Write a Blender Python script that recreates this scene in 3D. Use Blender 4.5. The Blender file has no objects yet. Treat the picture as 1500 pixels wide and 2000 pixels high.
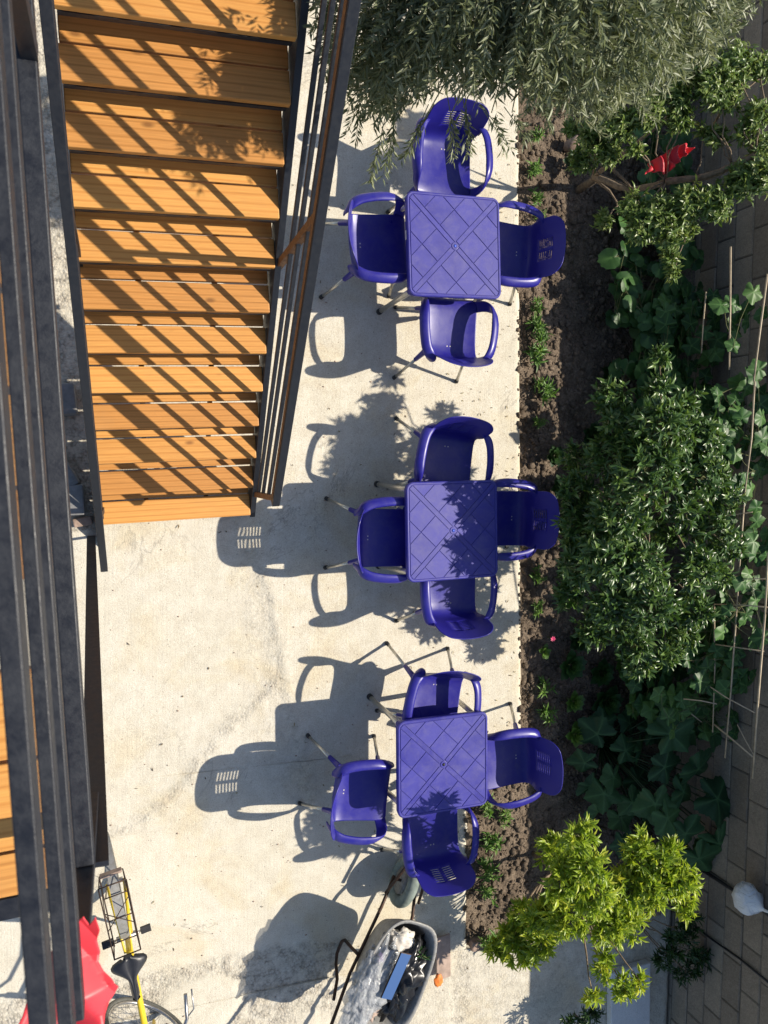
import bpy, bmesh, math, random
import numpy as np
from mathutils import Vector, Matrix, noise
random.seed(7); rng = np.random.default_rng(11)
R_ = math.radians
scene = bpy.context.scene
C = scene.collection

# ------------------------------------------------------------------ camera
FPX, NX, NY, H = 1500.0, 235.0, 912.0, 5.6          # focal length (px of the 1500x2000 photo), nadir point, lens height
_u = -np.array([(NX-750)/FPX, -(NY-1000)/FPX, -1.0]); _u /= np.linalg.norm(_u)
_y = np.array([0, 1.0, 0]) - _u*_u[1]; _y /= np.linalg.norm(_y)
_x = np.cross(_y, _u)
RC = np.array([_x, _y, _u])                          # camera -> world
cam = bpy.data.cameras.new('camera'); camo = bpy.data.objects.new('camera', cam); C.objects.link(camo)
M4 = Matrix([[*RC[i], (0, 0, H)[i]] for i in range(3)] + [[0, 0, 0, 1]])
camo.matrix_world = M4
cam.sensor_fit = 'VERTICAL'; cam.sensor_height = 24; cam.lens = 24*FPX/2000
cam.clip_start = 0.05; cam.clip_end = 400
cam.dof.use_dof = True; cam.dof.focus_distance = 5.2; cam.dof.aperture_fstop = 5.6
scene.camera = camo
# ------------------------------------------------------------------ light
SUN_EL, SUN_AZ = 45.0, 2.5                           # azimuth measured from +X towards +Y
w = bpy.data.worlds.new('World'); scene.world = w; w.use_nodes = True
nt = w.node_tree; sky = nt.nodes.new('ShaderNodeTexSky'); sky.sky_type = 'NISHITA'; sky.sun_disc = False
sky.sun_elevation = R_(SUN_EL); sky.sun_rotation = R_(90-SUN_AZ)
bg = nt.nodes['Background']; bg.inputs['Strength'].default_value = 0.11
nt.links.new(sky.outputs[0], bg.inputs[0])
sl = bpy.data.lights.new('sun', 'SUN'); sl.energy = 5.0; sl.angle = R_(0.53); sl.color = (1, .91, .77)
so = bpy.data.objects.new('sun', sl); C.objects.link(so)
sdir = Vector((math.cos(R_(SUN_EL))*math.cos(R_(SUN_AZ)), math.cos(R_(SUN_EL))*math.sin(R_(SUN_AZ)), math.sin(R_(SUN_EL))))
so.rotation_euler = sdir.to_track_quat('Z', 'Y').to_euler(); so.location = sdir*20
vs = scene.view_settings; vs.view_transform = 'Standard'; vs.look = 'None'; vs.gamma = 1; vs.exposure = 0.34
vs.use_curve_mapping = False

def at(px, py, z=0.0):
    """world point at height z that the photo shows at pixel (px, py)"""
    d = RC @ np.array([(px-750)/FPX, -(py-1000)/FPX, -1.0]); t = (z-H)/d[2]
    return Vector((d[0]*t, d[1]*t, z))

def pix(p):
    c = RC.T @ (np.asarray(p)-np.array([0, 0, H])); return 750+FPX*c[0]/-c[2], 1000-FPX*c[1]/-c[2]

# ------------------------------------------------------------------ materials
def mat(name):
    m = bpy.data.materials.new(name); m.use_nodes = True
    t = m.node_tree; b = t.nodes['Principled BSDF']
    return m, t, b
def N(t, kind, **kw):
    n = t.nodes.new('ShaderNode'+kind)
    for k, v in kw.items():
        if k.startswith('i_'): n.inputs[k[2:].replace('_', ' ')].default_value = v
        else: setattr(n, k, v)
    return n
def ramp(t, fac, stops):
    r = t.nodes.new('ShaderNodeValToRGB'); e = r.color_ramp.elements
    while len(e) < len(stops): e.new(.5)
    for el, (p, c) in zip(e, stops):
        el.position = p; el.color = (*c, 1) if len(c) == 3 else c
    t.links.new(fac, r.inputs[0]); return r.outputs[0]
def mixc(t, fac, a, b, mode='MIX'):
    n = t.nodes.new('ShaderNodeMix'); n.data_type = 'RGBA'; n.blend_type = mode
    if isinstance(fac, (int, float)): n.inputs[0].default_value = fac
    else: t.links.new(fac, n.inputs[0])
    for s, v in ((6, a), (7, b)):
        if isinstance(v, tuple): n.inputs[s].default_value = (*v, 1)
        else: t.links.new(v, n.inputs[s])
    return n.outputs[2]
def bump(t, b, hgt, strength, dist, prev=None):
    n = N(t, 'Bump', i_Strength=strength, i_Distance=dist); t.links.new(hgt, n.inputs['Height'])
    if prev: t.links.new(prev, n.inputs['Normal'])
    t.links.new(n.outputs[0], b.inputs['Normal']); return n.outputs[0]
def noise_n(t, scale, detail=4, rough=.55, vec=None, dist=0):
    n = N(t, 'TexNoise', i_Scale=scale, i_Detail=detail, i_Roughness=rough, i_Distortion=dist)
    if vec is not None: t.links.new(vec, n.inputs['Vector'])
    return n.outputs[0]
def coords(t, kind='Object'): return t.nodes.new('ShaderNodeTexCoord').outputs[kind]
def math_n(t, op, a, b=None):
    n = N(t, 'Math', operation=op)
    for i, v in enumerate((a, b)):
        if v is None: continue
        if isinstance(v, (int, float)): n.inputs[i].default_value = v
        else: t.links.new(v, n.inputs[i])
    return n.outputs[0]
def geo_pos(t): return t.nodes.new('ShaderNodeNewGeometry').outputs['Position']

def concrete_mat(name, c1, c2, ochre=True, agg_attr=True, agg=.3, tint=False):
    m, t, b = mat(name); p = geo_pos(t)
    big = noise_n(t, 1.3, 5, .6, p); mid = noise_n(t, 9, 6, .65, p); fine = noise_n(t, 140, 3, .6, p)
    col = ramp(t, big, [(.3, c1), (.7, c2)])
    if ochre:
        st = ramp(t, noise_n(t, 1.7, 6, .62, p, .6), [(.50, (0, 0, 0)), (.66, (1, 1, 1))])
        col = mixc(t, math_n(t, 'MULTIPLY', st, .42), col, (.50, .39, .23))
        gs = ramp(t, noise_n(t, 2.3, 7, .7, p, .9), [(.56, (0, 0, 0)), (.7, (1, 1, 1))])
        col = mixc(t, math_n(t, 'MULTIPLY', gs, .18), col, (.42, .385, .33))
    col = mixc(t, .55, col, ramp(t, mid, [(.25, (.42, .42, .42)), (.5, (.55, .55, .55)), (.75, (.68, .68, .68))]), 'OVERLAY')
    col = mixc(t, .5, col, ramp(t, fine, [(.28, (.2, .2, .2)), (.45, (.5, .5, .5)), (.7, (.75, .75, .75))]), 'OVERLAY')
    vo = N(t, 'TexVoronoi', i_Scale=55.0, i_Randomness=1.0); t.links.new(p, vo.inputs['Vector'])
    peb = ramp(t, vo.outputs['Distance'], [(.0, (1, 1, 1)), (.55, (.75, .75, .75)), (.85, (.18, .17, .16))])
    pcol = mixc(t, 1.0, ramp(t, vo.outputs['Color'], [(.1, (.16, .14, .12)), (.5, (.42, .37, .30)), (.9, (.60, .55, .47))]), peb, 'MULTIPLY')
    if agg_attr:
        a = N(t, 'Attribute', attribute_name='agg').outputs['Fac']
        a = math_n(t, 'MULTIPLY', a, ramp(t, noise_n(t, 14, 4, .6, p), [(.35, (.15, .15, .15)), (.6, (1, 1, 1))]))
    else:
        v = N(t, 'Value'); v.outputs[0].default_value = agg; a = v.outputs[0]
    col = mixc(t, math_n(t, 'MULTIPLY', a, .8), col, pcol)
    cw = math_n(t, 'ABSOLUTE', math_n(t, 'SUBTRACT', noise_n(t, .8, 7, .6, p, 1.2), .5))
    cm = math_n(t, 'MULTIPLY', ramp(t, cw, [(.0015, (1, 1, 1)), (.006, (0, 0, 0))]), ramp(t, noise_n(t, 1.1, 3, .5, p), [(.52, (0, 0, 0)), (.6, (1, 1, 1))]))
    if agg_attr: col = mixc(t, math_n(t, 'MULTIPLY', cm, .42), col, (.16, .14, .12))
    if tint:
        oi = t.nodes.new('ShaderNodeObjectInfo').outputs['Random']
        col = mixc(t, 1.0, col, ramp(t, oi, [(0, (.40, .39, .38)), (1, (.60, .59, .57))]), 'OVERLAY')
    # pits
    pit = N(t, 'TexVoronoi', i_Scale=16.0); t.links.new(p, pit.inputs['Vector'])
    pm = ramp(t, pit.outputs['Distance'], [(.05, (1, 1, 1)), (.085, (0, 0, 0))])
    col = mixc(t, math_n(t, 'MULTIPLY', pm, .55), col, (.12, .10, .09))
    t.links.new(col, b.inputs['Base Color'])
    b.inputs['Roughness'].default_value = .9; b.inputs['Specular IOR Level'].default_value = .2
    n1 = bump(t, b, mid, .22, .02); n2 = bump(t, b, fine, .45, .006, n1)
    if agg_attr:
        mpb = N(t, 'Mapping'); mpb.inputs['Rotation'].default_value = (0, 0, .55); mpb.inputs['Scale'].default_value = (60, 2.5, 1); t.links.new(p, mpb.inputs[0])
        n2 = bump(t, b, noise_n(t, 1.0, 3, .5, mpb.outputs[0], .4), .16, .01, n2)
    hh = math_n(t, 'MULTIPLY', math_n(t, 'SUBTRACT', 1.0, vo.outputs['Distance']), a)
    bump(t, b, hh, .8, .012, n2)
    return m
def plastic_mat(name, c, rough=.35, scuff=.25, dust=0.0, fade=0.0):
    m, t, b = mat(name); p = coords(t)
    oi = t.nodes.new('ShaderNodeObjectInfo').outputs['Random']
    ad = N(t, 'VectorMath', operation='ADD'); t.links.new(p, ad.inputs[0]); t.links.new(math_n(t, 'MULTIPLY', oi, 23.0), ad.inputs[1]); p = ad.outputs[0]
    n = noise_n(t, 6, 5, .6, p); f = noise_n(t, 90, 3, .6, p)
    dull = tuple(min(1, x*1.5+.012) for x in c)
    col = mixc(t, math_n(t, 'MULTIPLY', ramp(t, n, [(.4, (0, 0, 0)), (.75, (1, 1, 1))]), scuff), c, dull)
    if fade:
        col = mixc(t, math_n(t, 'MULTIPLY', oi, fade), col, tuple(min(1, x*1.35+.02) for x in c))
    if dust:
        nz = N(t, 'SeparateXYZ'); t.links.new(t.nodes.new('ShaderNodeNewGeometry').outputs['Normal'], nz.inputs[0])
        up = ramp(t, nz.outputs[2], [(.5, (0, 0, 0)), (1, (1, 1, 1))])
        dn = ramp(t, noise_n(t, 11, 8, .72, p, .5), [(.45, (0, 0, 0)), (.72, (1, 1, 1))])
        col = mixc(t, math_n(t, 'MULTIPLY', math_n(t, 'MULTIPLY', up, dn), dust), col, (.30, .27, .26))
        sc = N(t, 'Mapping'); sc.inputs['Rotation'].default_value = (.3, .2, .9); sc.inputs['Scale'].default_value = (4, 130, 40); t.links.new(p, sc.inputs[0])
        sn = ramp(t, noise_n(t, 1.0, 2, .5, sc.outputs[0], .3), [(.70, (0, 0, 0)), (.76, (1, 1, 1))])
        col = mixc(t, math_n(t, 'MULTIPLY', sn, dust*.8), col, tuple(min(1, x*1.8+.05) for x in c))
    t.links.new(col, b.inputs['Base Color'])
    rr = N(t, 'MapRange', i_From_Min=.3, i_From_Max=.7, i_To_Min=rough-.07, i_To_Max=rough+.14); t.links.new(n, rr.inputs[0])
    t.links.new(rr.outputs[0], b.inputs['Roughness'])
    bump(t, b, f, .06, .002); return m
def metal_mat(name, c, rough=.35, metallic=1.0, spot=None, bumpv=.1):
    m, t, b = mat(name); p = coords(t)
    n = noise_n(t, 38, 7, .74, p)
    c2 = spot or tuple(x*.6 for x in c)
    t.links.new(ramp(t, n, [(.38, c), (.66, c2)]), b.inputs['Base Color'])
    if 'scuffed' in name or 'dark_painted' in name:
        base = b.inputs['Base Color'].links[0].from_socket
        ru = ramp(t, noise_n(t, 9, 8, .7, p), [(.70, (0, 0, 0)), (.74, (1, 1, 1))])
        t.links.new(mixc(t, math_n(t, 'MULTIPLY', ru, .8), base, (.11, .05, .022)), b.inputs['Base Color'])
    b.inputs['Metallic'].default_value = metallic
    rr = N(t, 'MapRange', i_From_Min=.3, i_From_Max=.7, i_To_Min=rough-.08, i_To_Max=rough+.2); t.links.new(n, rr.inputs[0])
    t.links.new(rr.outputs[0], b.inputs['Roughness']); bump(t, b, noise_n(t, 120, 4, .6, p), bumpv, .003)
    return m
def wood_mat(name):
    m, t, b = mat(name); o = coords(t)
    oi = t.nodes.new('ShaderNodeObjectInfo').outputs['Random']
    off = N(t, 'CombineXYZ'); t.links.new(math_n(t, 'MULTIPLY', oi, 37.0), off.inputs[0]); t.links.new(math_n(t, 'MULTIPLY', oi, 11.0), off.inputs[1])
    ad = N(t, 'VectorMath', operation='ADD'); t.links.new(o, ad.inputs[0]); t.links.new(off.outputs[0], ad.inputs[1])
    mp = N(t, 'Mapping'); mp.inputs['Scale'].default_value = (.9, 11, 11); t.links.new(ad.outputs[0], mp.inputs[0])
    mk = N(t, 'Mapping'); mk.inputs['Scale'].default_value = (2.2, 6, 6); t.links.new(ad.outputs[0], mk.inputs[0])
    kn = noise_n(t, 1.6, 2, .5, mk.outputs[0])
    wv = N(t, 'TexWave', wave_type='BANDS', bands_direction='Y', i_Scale=.8, i_Distortion=5.5, i_Detail=2.5); wv.inputs['Detail Scale'].default_value = .5
    t.links.new(mp.outputs[0], wv.inputs[0])
    fib = N(t, 'Mapping'); fib.inputs['Scale'].default_value = (6, 240, 240); t.links.new(ad.outputs[0], fib.inputs[0])
    fn = noise_n(t, 1, 4, .6, fib.outputs[0])
    col = ramp(t, wv.outputs[0], [(.0, (.57, .275, .072)), (.55, (.60, .29, .078)), (.9, (.54, .25, .062)), (1, (.48, .21, .05))])
    col = mixc(t, .35, col, ramp(t, fn, [(.3, (.3, .3, .3)), (.7, (.7, .7, .7))]), 'OVERLAY')
    vo = N(t, 'TexVoronoi', i_Scale=1.0); mv = N(t, 'Mapping'); mv.inputs['Scale'].default_value = (3.2, 7, 7); t.links.new(ad.outputs[0], mv.inputs[0]); t.links.new(mv.outputs[0], vo.inputs[0])
    kk = ramp(t, vo.outputs['Distance'], [(.04, (1, 1, 1)), (.12, (0, 0, 0))])
    col = mixc(t, math_n(t, 'MULTIPLY', kk, .75), col, (.20, .075, .02))
    tone = ramp(t, oi, [(0, (.40, .40, .40)), (1, (.60, .60, .60))])
    col = mixc(t, 1.0, col, tone, 'OVERLAY')
    dirt = ramp(t, noise_n(t, 3.5, 6, .65, ad.outputs[0]), [(.55, (0, 0, 0)), (.8, (1, 1, 1))])
    col = mixc(t, math_n(t, 'MULTIPLY', dirt, .25), col, (.34, .22, .11))
    t.links.new(col, b.inputs['Base Color']); b.inputs['Roughness'].default_value = .5
    b.inputs['Specular IOR Level'].default_value = .35
    bump(t, b, fn, .12, .003); return m
def leaf_mat(name, dark, mid, light, rough=.42, trans=.3, spec=.5, vein=False):
    m, t, b = mat(name)
    a = N(t, 'Attribute', attribute_name='rnd').outputs['Fac']
    col = ramp(t, a, [(0, dark), (.55, mid), (1, light)])
    if vein:
        vv = N(t, 'Attribute', attribute_name='vein').outputs['Fac']
        col = mixc(t, math_n(t, 'MULTIPLY', vv, .45), col, tuple(min(1, x*2.2+.02) for x in light))
    nn = noise_n(t, 30, 3, .6, geo_pos(t))
    col = mixc(t, .3, col, ramp(t, nn, [(.3, (.3, .3, .3)), (.7, (.7, .7, .7))]), 'OVERLAY')
    t.links.new(col, b.inputs['Base Color']); b.inputs['Roughness'].default_value = rough
    b.inputs['Specular IOR Level'].default_value = spec
    tr = N(t, 'BsdfTranslucent'); t.links.new(mixc(t, 1.0, col, (1.0, 1.0, .55), 'MULTIPLY'), tr.inputs[0])
    mx = N(t, 'MixShader'); mx.inputs[0].default_value = trans
    t.links.new(b.outputs[0], mx.inputs[1]); t.links.new(tr.outputs[0], mx.inputs[2])
    t.links.new(mx.outputs[0], t.nodes['Material Output'].inputs[0]); return m
def simple_mat(name, c, rough=.6, metallic=0, var=.25, scale=20, bumpv=.15):
    m, t, b = mat(name); p = coords(t); n = noise_n(t, scale, 5, .62, p)
    t.links.new(ramp(t, n, [(.3, tuple(x*(1-var) for x in c)), (.7, tuple(min(1, x*(1+var)) for x in c))]), b.inputs['Base Color'])
    b.inputs['Roughness'].default_value = rough; b.inputs['Metallic'].default_value = metallic
    bump(t, b, n, bumpv, .006); return m
def soil_mat():
    m, t, b = mat('soil'); p = geo_pos(t)
    n = noise_n(t, 5, 6, .65, p); f = noise_n(t, 60, 5, .7, p)
    col = ramp(t, n, [(.3, (.12, .092, .068)), (.7, (.26, .205, .155))])
    col = mixc(t, .7, col, ramp(t, f, [(.3, (.22, .22, .22)), (.7, (.78, .78, .78))]), 'OVERLAY')
    t.links.new(col, b.inputs['Base Color']); b.inputs['Roughness'].default_value = .97; b.inputs['Specular IOR Level'].default_value = .1
    n1 = bump(t, b, f, .8, .02); bump(t, b, noise_n(t, 22, 4, .6, p), .8, .05, n1); return m
def clear_mat():
    m, t, b = mat('clear_film'); 
    b.inputs['Base Color'].default_value = (.58, .60, .62, 1); b.inputs['Roughness'].default_value = .10
    b.inputs['Alpha'].default_value = .5; b.inputs['Specular IOR Level'].default_value = .9
    n1 = bump(t, b, noise_n(t, 14, 4, .6, coords(t)), .8, .05); vv = N(t, 'TexVoronoi', i_Scale=13.0, feature='DISTANCE_TO_EDGE'); t.links.new(coords(t), vv.inputs['Vector']); bump(t, b, vv.outputs['Distance'], .35, .03, n1); return m

M = {}
M['patio'] = concrete_mat('concrete_patio', (.545, .50, .405), (.60, .555, .46))
M['path'] = concrete_mat('concrete_path', (.40, .375, .33), (.47, .44, .39), ochre=False, agg_attr=False, agg=.35)
M['slab'] = concrete_mat('concrete_slab', (.62, .62, .61), (.70, .70, .69), ochre=False, agg_attr=False, agg=.0)
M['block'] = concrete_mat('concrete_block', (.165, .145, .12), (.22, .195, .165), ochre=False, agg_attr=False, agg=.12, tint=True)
M['mortar'] = simple_mat('mortar', (.10, .09, .078), .95, scale=60)
M['soil'] = soil_mat()
M['blue'] = plastic_mat('blue_violet_plastic', (.017, .014, .225), .34, .25, .11, .25)
M['bluetop'] = plastic_mat('blue_violet_table_plastic', (.027, .025, .24), .45, .45, .16, .2)
M['alu'] = metal_mat('aluminium_tube', (.62, .60, .55), .35, .9, (.5, .48, .42))
M['rubber'] = simple_mat('black_rubber', (.018, .018, .02), .6)
M['steel'] = metal_mat('dark_painted_steel', (.010, .012, .018), .46, .1, (.016, .019, .026), .12)
M['steel2'] = metal_mat('scuffed_dark_steel', (.011, .013, .019), .46, .1, (.024, .027, .034), .25)
M['primer'] = metal_mat('brown_primer_steel', (.20, .085, .028), .6, .1, (.13, .055, .022))
M['wood'] = wood_mat('varnished_pine')
M['olive'] = leaf_mat('olive_leaf', (.085, .115, .05), (.19, .22, .115), (.36, .38, .25), .42, .28)
M['pear'] = leaf_mat('pear_leaf', (.075, .135, .03), (.16, .24, .055), (.33, .38, .13), .34, .32)
M['citrus'] = leaf_mat('citrus_leaf', (.036, .080, .022), (.085, .165, .042), (.22, .32, .085), .32, .3, .55)
M['lime'] = leaf_mat('yellow_green_leaf', (.16, .27, .03), (.36, .48, .05), (.62, .62, .08), .36, .42)
M['seed'] = leaf_mat('seedling_leaf', (.07, .15, .03), (.13, .26, .045), (.24, .37, .08), .45, .3)
M['squash'] = leaf_mat('squash_leaf', (.022, .062, .026), (.034, .090, .034), (.058, .130, .045), .55, .2, .3, True)
M['vine'] = leaf_mat('vine_leaf', (.03, .085, .024), (.05, .13, .034), (.10, .20, .05), .45, .3, .4, True)
M['dark'] = leaf_mat('dark_leaf', (.022, .06, .018), (.035, .085, .025), (.06, .12, .035), .4, .25)
M['bark'] = simple_mat('bark', (.20, .15, .10), .9, var=.45, scale=35, bumpv=.7)
M['twig'] = simple_mat('green_twig', (.12, .13, .05), .7)
M['cane'] = simple_mat('dry_cane', (.46, .37, .25), .6, var=.3, scale=14)
M['red'] = plastic_mat('red_plastic_sheet', (.62, .035, .05), .42, .35)
M['yellow'] = plastic_mat('yellow_paint', (.62, .44, .02), .35, .3)
M['saddle'] = plastic_mat('black_saddle', (.018, .019, .023), .38, .5)
M['chrome'] = metal_mat('dull_chrome', (.55, .55, .55), .3, 1, (.25, .22, .2))
M['wire'] = metal_mat('black_wire', (.03, .026, .024), .5, .5, (.10, .05, .03))
M['tyre'] = simple_mat('tyre', (.10, .10, .09), .85, scale=30)
M['galv'] = metal_mat('dusty_galvanised', (.34, .34, .33), .6, .35, (.22, .215, .20), .2)
M['greentyre'] = simple_mat('dusty_green_tyre', (.19, .23, .21), .85, scale=25)
M['black_bag'] = plastic_mat('black_bag', (.012, .012, .013), .25, .2)
M['film'] = clear_mat()
mm, tt, bb = mat('mirror_glass'); bb.inputs['Metallic'].default_value = 1; bb.inputs['Base Color'].default_value = (.55, .72, .95, 1); bb.inputs['Roughness'].default_value = .06
bump(tt, bb, noise_n(tt, 6, 3, .5, coords(tt)), .05, .02); M['mirror'] = mm
M['paper'] = simple_mat('pale_paper', (.62, .58, .52), .8)
M['board'] = simple_mat('weathered_board', (.36, .27, .22), .8, var=.3, scale=12)
M['orange'] = simple_mat('orange_plastic', (.75, .20, .03), .5)
M['brick'] = simple_mat('clay_brick', (.33, .24, .19), .9, var=.35, scale=18, bumpv=.5)
M['whitebag'] = plastic_mat('white_plastic_bag', (.72, .76, .80), .3, .1)
bump(M['whitebag'].node_tree, M['whitebag'].node_tree.nodes['Principled BSDF'], noise_n(M['whitebag'].node_tree, 9, 5, .6, coords(M['whitebag'].node_tree), 1.5), .9, .05)
M['pink'] = simple_mat('pink_petal', (.65, .05, .17), .5)
M['purple'] = simple_mat('violet_wrapper', (.35, .2, .5), .4)
M['grey'] = simple_mat('grey_block', (.20, .20, .20), .9)

# ------------------------------------------------------------------ helpers
class MB:
    def __init__(s): s.v = []; s.f = []; s.a = []
    def box(s, c, size, rot=None):
        n = len(s.v); c = Vector(c); hx, hy, hz = size[0]/2, size[1]/2, size[2]/2
        for q in ((-hx,-hy,-hz),(hx,-hy,-hz),(hx,hy,-hz),(-hx,hy,-hz),(-hx,-hy,hz),(hx,-hy,hz),(hx,hy,hz),(-hx,hy,hz)):
            q = Vector(q); s.v.append(tuple(c + (rot @ q if rot else q)))
        s.f += [(n,n+3,n+2,n+1),(n+4,n+5,n+6,n+7),(n,n+1,n+5,n+4),(n+1,n+2,n+6,n+5),(n+2,n+3,n+7,n+6),(n+3,n,n+4,n+7)]
        return s
    def bar(s, p0, p1, wd, ht, up=(0, 0, 1)):
        p0, p1 = Vector(p0), Vector(p1); d = (p1-p0); L = d.length; d.normalize()
        sd = d.cross(Vector(up)).normalized(); u = sd.cross(d)
        rot = Matrix((sd, d, u)).transposed()
        return s.box((p0+p1)/2, (wd, L, ht), rot)
    def tube(s, pts, rad, seg=8, flat=None, up=(0, 0, 1), closed=False, cap=True):
        pts = [Vector(p) for p in pts]; n = len(pts)
        if not hasattr(rad, '__len__'): rad = [rad]*n
        base = len(s.v); prev = None
        for i, p in enumerate(pts):
            a = pts[(i-1) % n] if (closed or i > 0) else p; b = pts[(i+1) % n] if (closed or i < n-1) else p
            d = (b-a).normalized()
            if prev is None:
                u = Vector(up)
                if abs(d.dot(u)) > .95: u = Vector((1, 0, 0))
                sd = d.cross(u).normalized()
            else:
                sd = (prev - d*prev.dot(d)).normalized()
            prev = sd; u2 = sd.cross(d)
            for k in range(seg):
                an = 2*math.pi*k/seg
                rx = rad[i]; ry = rad[i]*(flat if flat else 1)
                s.v.append(tuple(p + sd*math.cos(an)*rx + u2*math.sin(an)*ry))
        m = n if closed else n-1
        for i in range(m):
            for k in range(seg):
                a = base+i*seg+k; b = base+i*seg+(k+1) % seg
                c = base+((i+1) % n)*seg+(k+1) % seg; d = base+((i+1) % n)*seg+k
                s.f.append((a, b, c, d))
        if cap and not closed:
            s.f.append(tuple(base+k for k in range(seg))[::-1]); s.f.append(tuple(base+(n-1)*seg+k for k in range(seg)))
        return s
    def grid(s, P, nu, nv, skip=()):
        base = len(s.v); s.v += [tuple(p) for p in P]
        for i in range(nu-1):
            for j in range(nv-1):
                if (i, j) in skip: continue
                a = base+i*nv+j; s.f.append((a, a+nv, a+nv+1, a+1))
        return s
    def mesh(s, name, m=None, smooth=False):
        me = bpy.data.meshes.new(name); me.from_pydata(s.v, [], s.f)
        bm = bmesh.new(); bm.from_mesh(me); bmesh.ops.recalc_face_normals(bm, faces=bm.faces); bm.to_mesh(me); bm.free()
        if m: me.materials.append(m)
        if smooth: me.polygons.foreach_set('use_smooth', [True]*len(me.polygons))
        return me
def link(name, me, parent=None, loc=None, rotz=None):
    o = bpy.data.objects.new(name, me); C.objects.link(o)
    if parent: o.parent = parent
    if loc is not None: o.location = loc
    if rotz is not None: o.rotation_euler = (0, 0, rotz)
    return o
def part(name, mb, m, parent, smooth=False, bevel=0, loc=None):
    o = link(name, mb.mesh(name, m, smooth), parent, loc)
    if bevel: bev(o, bevel)
    return o
def bev(o, wd, seg=2):
    b = o.modifiers.new('bevel', 'BEVEL'); b.width = wd; b.segments = seg; b.limit_method = 'ANGLE'; b.angle_limit = R_(40)
def tag(o, label, cat, group=None):
    o['label'] = label; o['category'] = cat
    if group: o['group'] = group
    return o
def thing(name, label, cat, loc=(0, 0, 0), rotz=0, group=None):
    o = bpy.data.objects.new(name, None); o.empty_display_size = .1; C.objects.link(o)
    o.location = loc; o.rotation_euler = (0, 0, rotz); return tag(o, label, cat, group)
def struct(o): o['kind'] = 'structure'; return o
def copy_tree(o, parent=None):
    c = o.copy(); C.objects.link(c); c.parent = parent
    for ch in list(o.children): copy_tree(ch, c)
    return c
def np_mesh(name, V, F, m, rnd=None, smooth=False):
    """V (n,3), F (m,k) fixed-size faces"""
    me = bpy.data.meshes.new(name); V = np.asarray(V, np.float32); F = np.asarray(F, np.int32)
    me.vertices.add(len(V)); me.vertices.foreach_set('co', V.ravel())
    k = F.shape[1]; me.loops.add(F.size); me.loops.foreach_set('vertex_index', F.ravel())
    me.polygons.add(len(F)); me.polygons.foreach_set('loop_start', np.arange(len(F), dtype=np.int32)*k)
    if smooth: me.polygons.foreach_set('use_smooth', np.ones(len(F), bool))
    if rnd is not None:
        a = me.attributes.new('rnd', 'FLOAT', 'POINT'); a.data.foreach_set('value', np.asarray(rnd, np.float32))
    me.update(); me.validate()
    me.materials.append(m); return me

# ------------------------------------------------------------------ ground
gm = MB().box((0, 0, -.35), (160, 160, .2)); g = link('ground', gm.mesh('ground', M['path'])); struct(g)

EDGE = [(-9, 4.8), (-3.955, 4.8), (-3.95, 2.72), (-2.205, 2.685), (-2.20, 3.175), (3.0, 2.99), (7, 2.85)]
def edge_x(y):
    for (a, xa), (b, xb) in zip(EDGE, EDGE[1:]):
        if y <= b: return xa+(xb-xa)*(y-a)/(b-a)
    return EDGE[-1][1]
def poly_px(pts): return [at(*p).xy for p in pts]
RIDGE = poly_px([(455, 1003), (497, 1095), (528, 1170), (548, 1320), (572, 1420), (603, 1530), (640, 1640), (700, 1780)])
DIAG = poly_px([(548, 1325), (500, 1372), (440, 1422), (392, 1490), (330, 1560), (268, 1610), (190, 1640)])
def dist_poly(p, poly):
    best = 1e9; sgn = 1
    for a, b in zip(poly, poly[1:]):
        ab = b-a; t = max(0, min(1, (p-a).dot(ab)/ab.length_squared)); q = a+ab*t; d = (p-q).length
        if d < best: best = d; sgn = 1 if ab.x*(p.y-a.y)-ab.y*(p.x-a.x) > 0 else -1
    return best*sgn
def sstep(a, b, x):
    t = max(0, min(1, (x-a)/(b-a))); return t*t*(3-2*t)
YD = at(450, 1858).y
PATCH = [(at(395, 1965).xy, .30, .24), (at(340, 1845).xy, .13, .09), (at(600, 2010).xy, .2, .15)]
def ground_h(x, y):
    p = Vector((x, y)); n = noise.noise(Vector((x*2.1, y*2.1, 3)))*.5+noise.noise(Vector((x*7, y*7, 9)))*.25
    wob = Vector((noise.noise(Vector((x*5, y*5, 1))), noise.noise(Vector((x*5, y*5, 7)))))*.03
    z = n*.006; agg = 0.04
    if y > -2.6:
        d = dist_poly(p+wob, RIDGE)          # >0: right-hand side when walking down the polyline -> see sign
        side = sstep(-.02, .02, d)
        z += .011*side
        k = math.exp(-(d/.06)**2); z += k*.010*(.4+noise.noise(Vector((x*12, y*12, 4)))); agg += k*.32
        if d < 0:
            k2 = math.exp(-((d+.13)/.10)**2); agg += .14*k2
            dd = dist_poly(p+wob, DIAG)
            k3 = math.exp(-(dd/.05)**2); z += k3*.010*(.5+noise.noise(Vector((x*11, y*11, 2)))); agg += k3*.35
            z += .006*sstep(-.02, .02, dd)
            agg += .07
    if x < 2.75 and y < YD+.03:
        rough = sstep(.0, .09, YD-y+wob.x*2)
        for (c, rx, ry) in PATCH:
            q = math.sqrt(((x-c.x)/rx)**2+((y-c.y)/ry)**2)+wob.x*4
            rough *= sstep(.85, 1.1, q)
            if q < 1: z += .008*sstep(1, .85, q)
        if x > 1.6: rough *= .35
        agg += .75*rough; z += rough*(-.008+.010*noise.noise(Vector((x*28, y*28, 5))))
    if x < -.12 and y > -.45:
        agg += .75; z += .006*noise.noise(Vector((x*30, y*30, 5)))
    if y < -3.95 and x > 2.6: agg += .35; z -= .01
    return z, min(1, agg)
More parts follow.
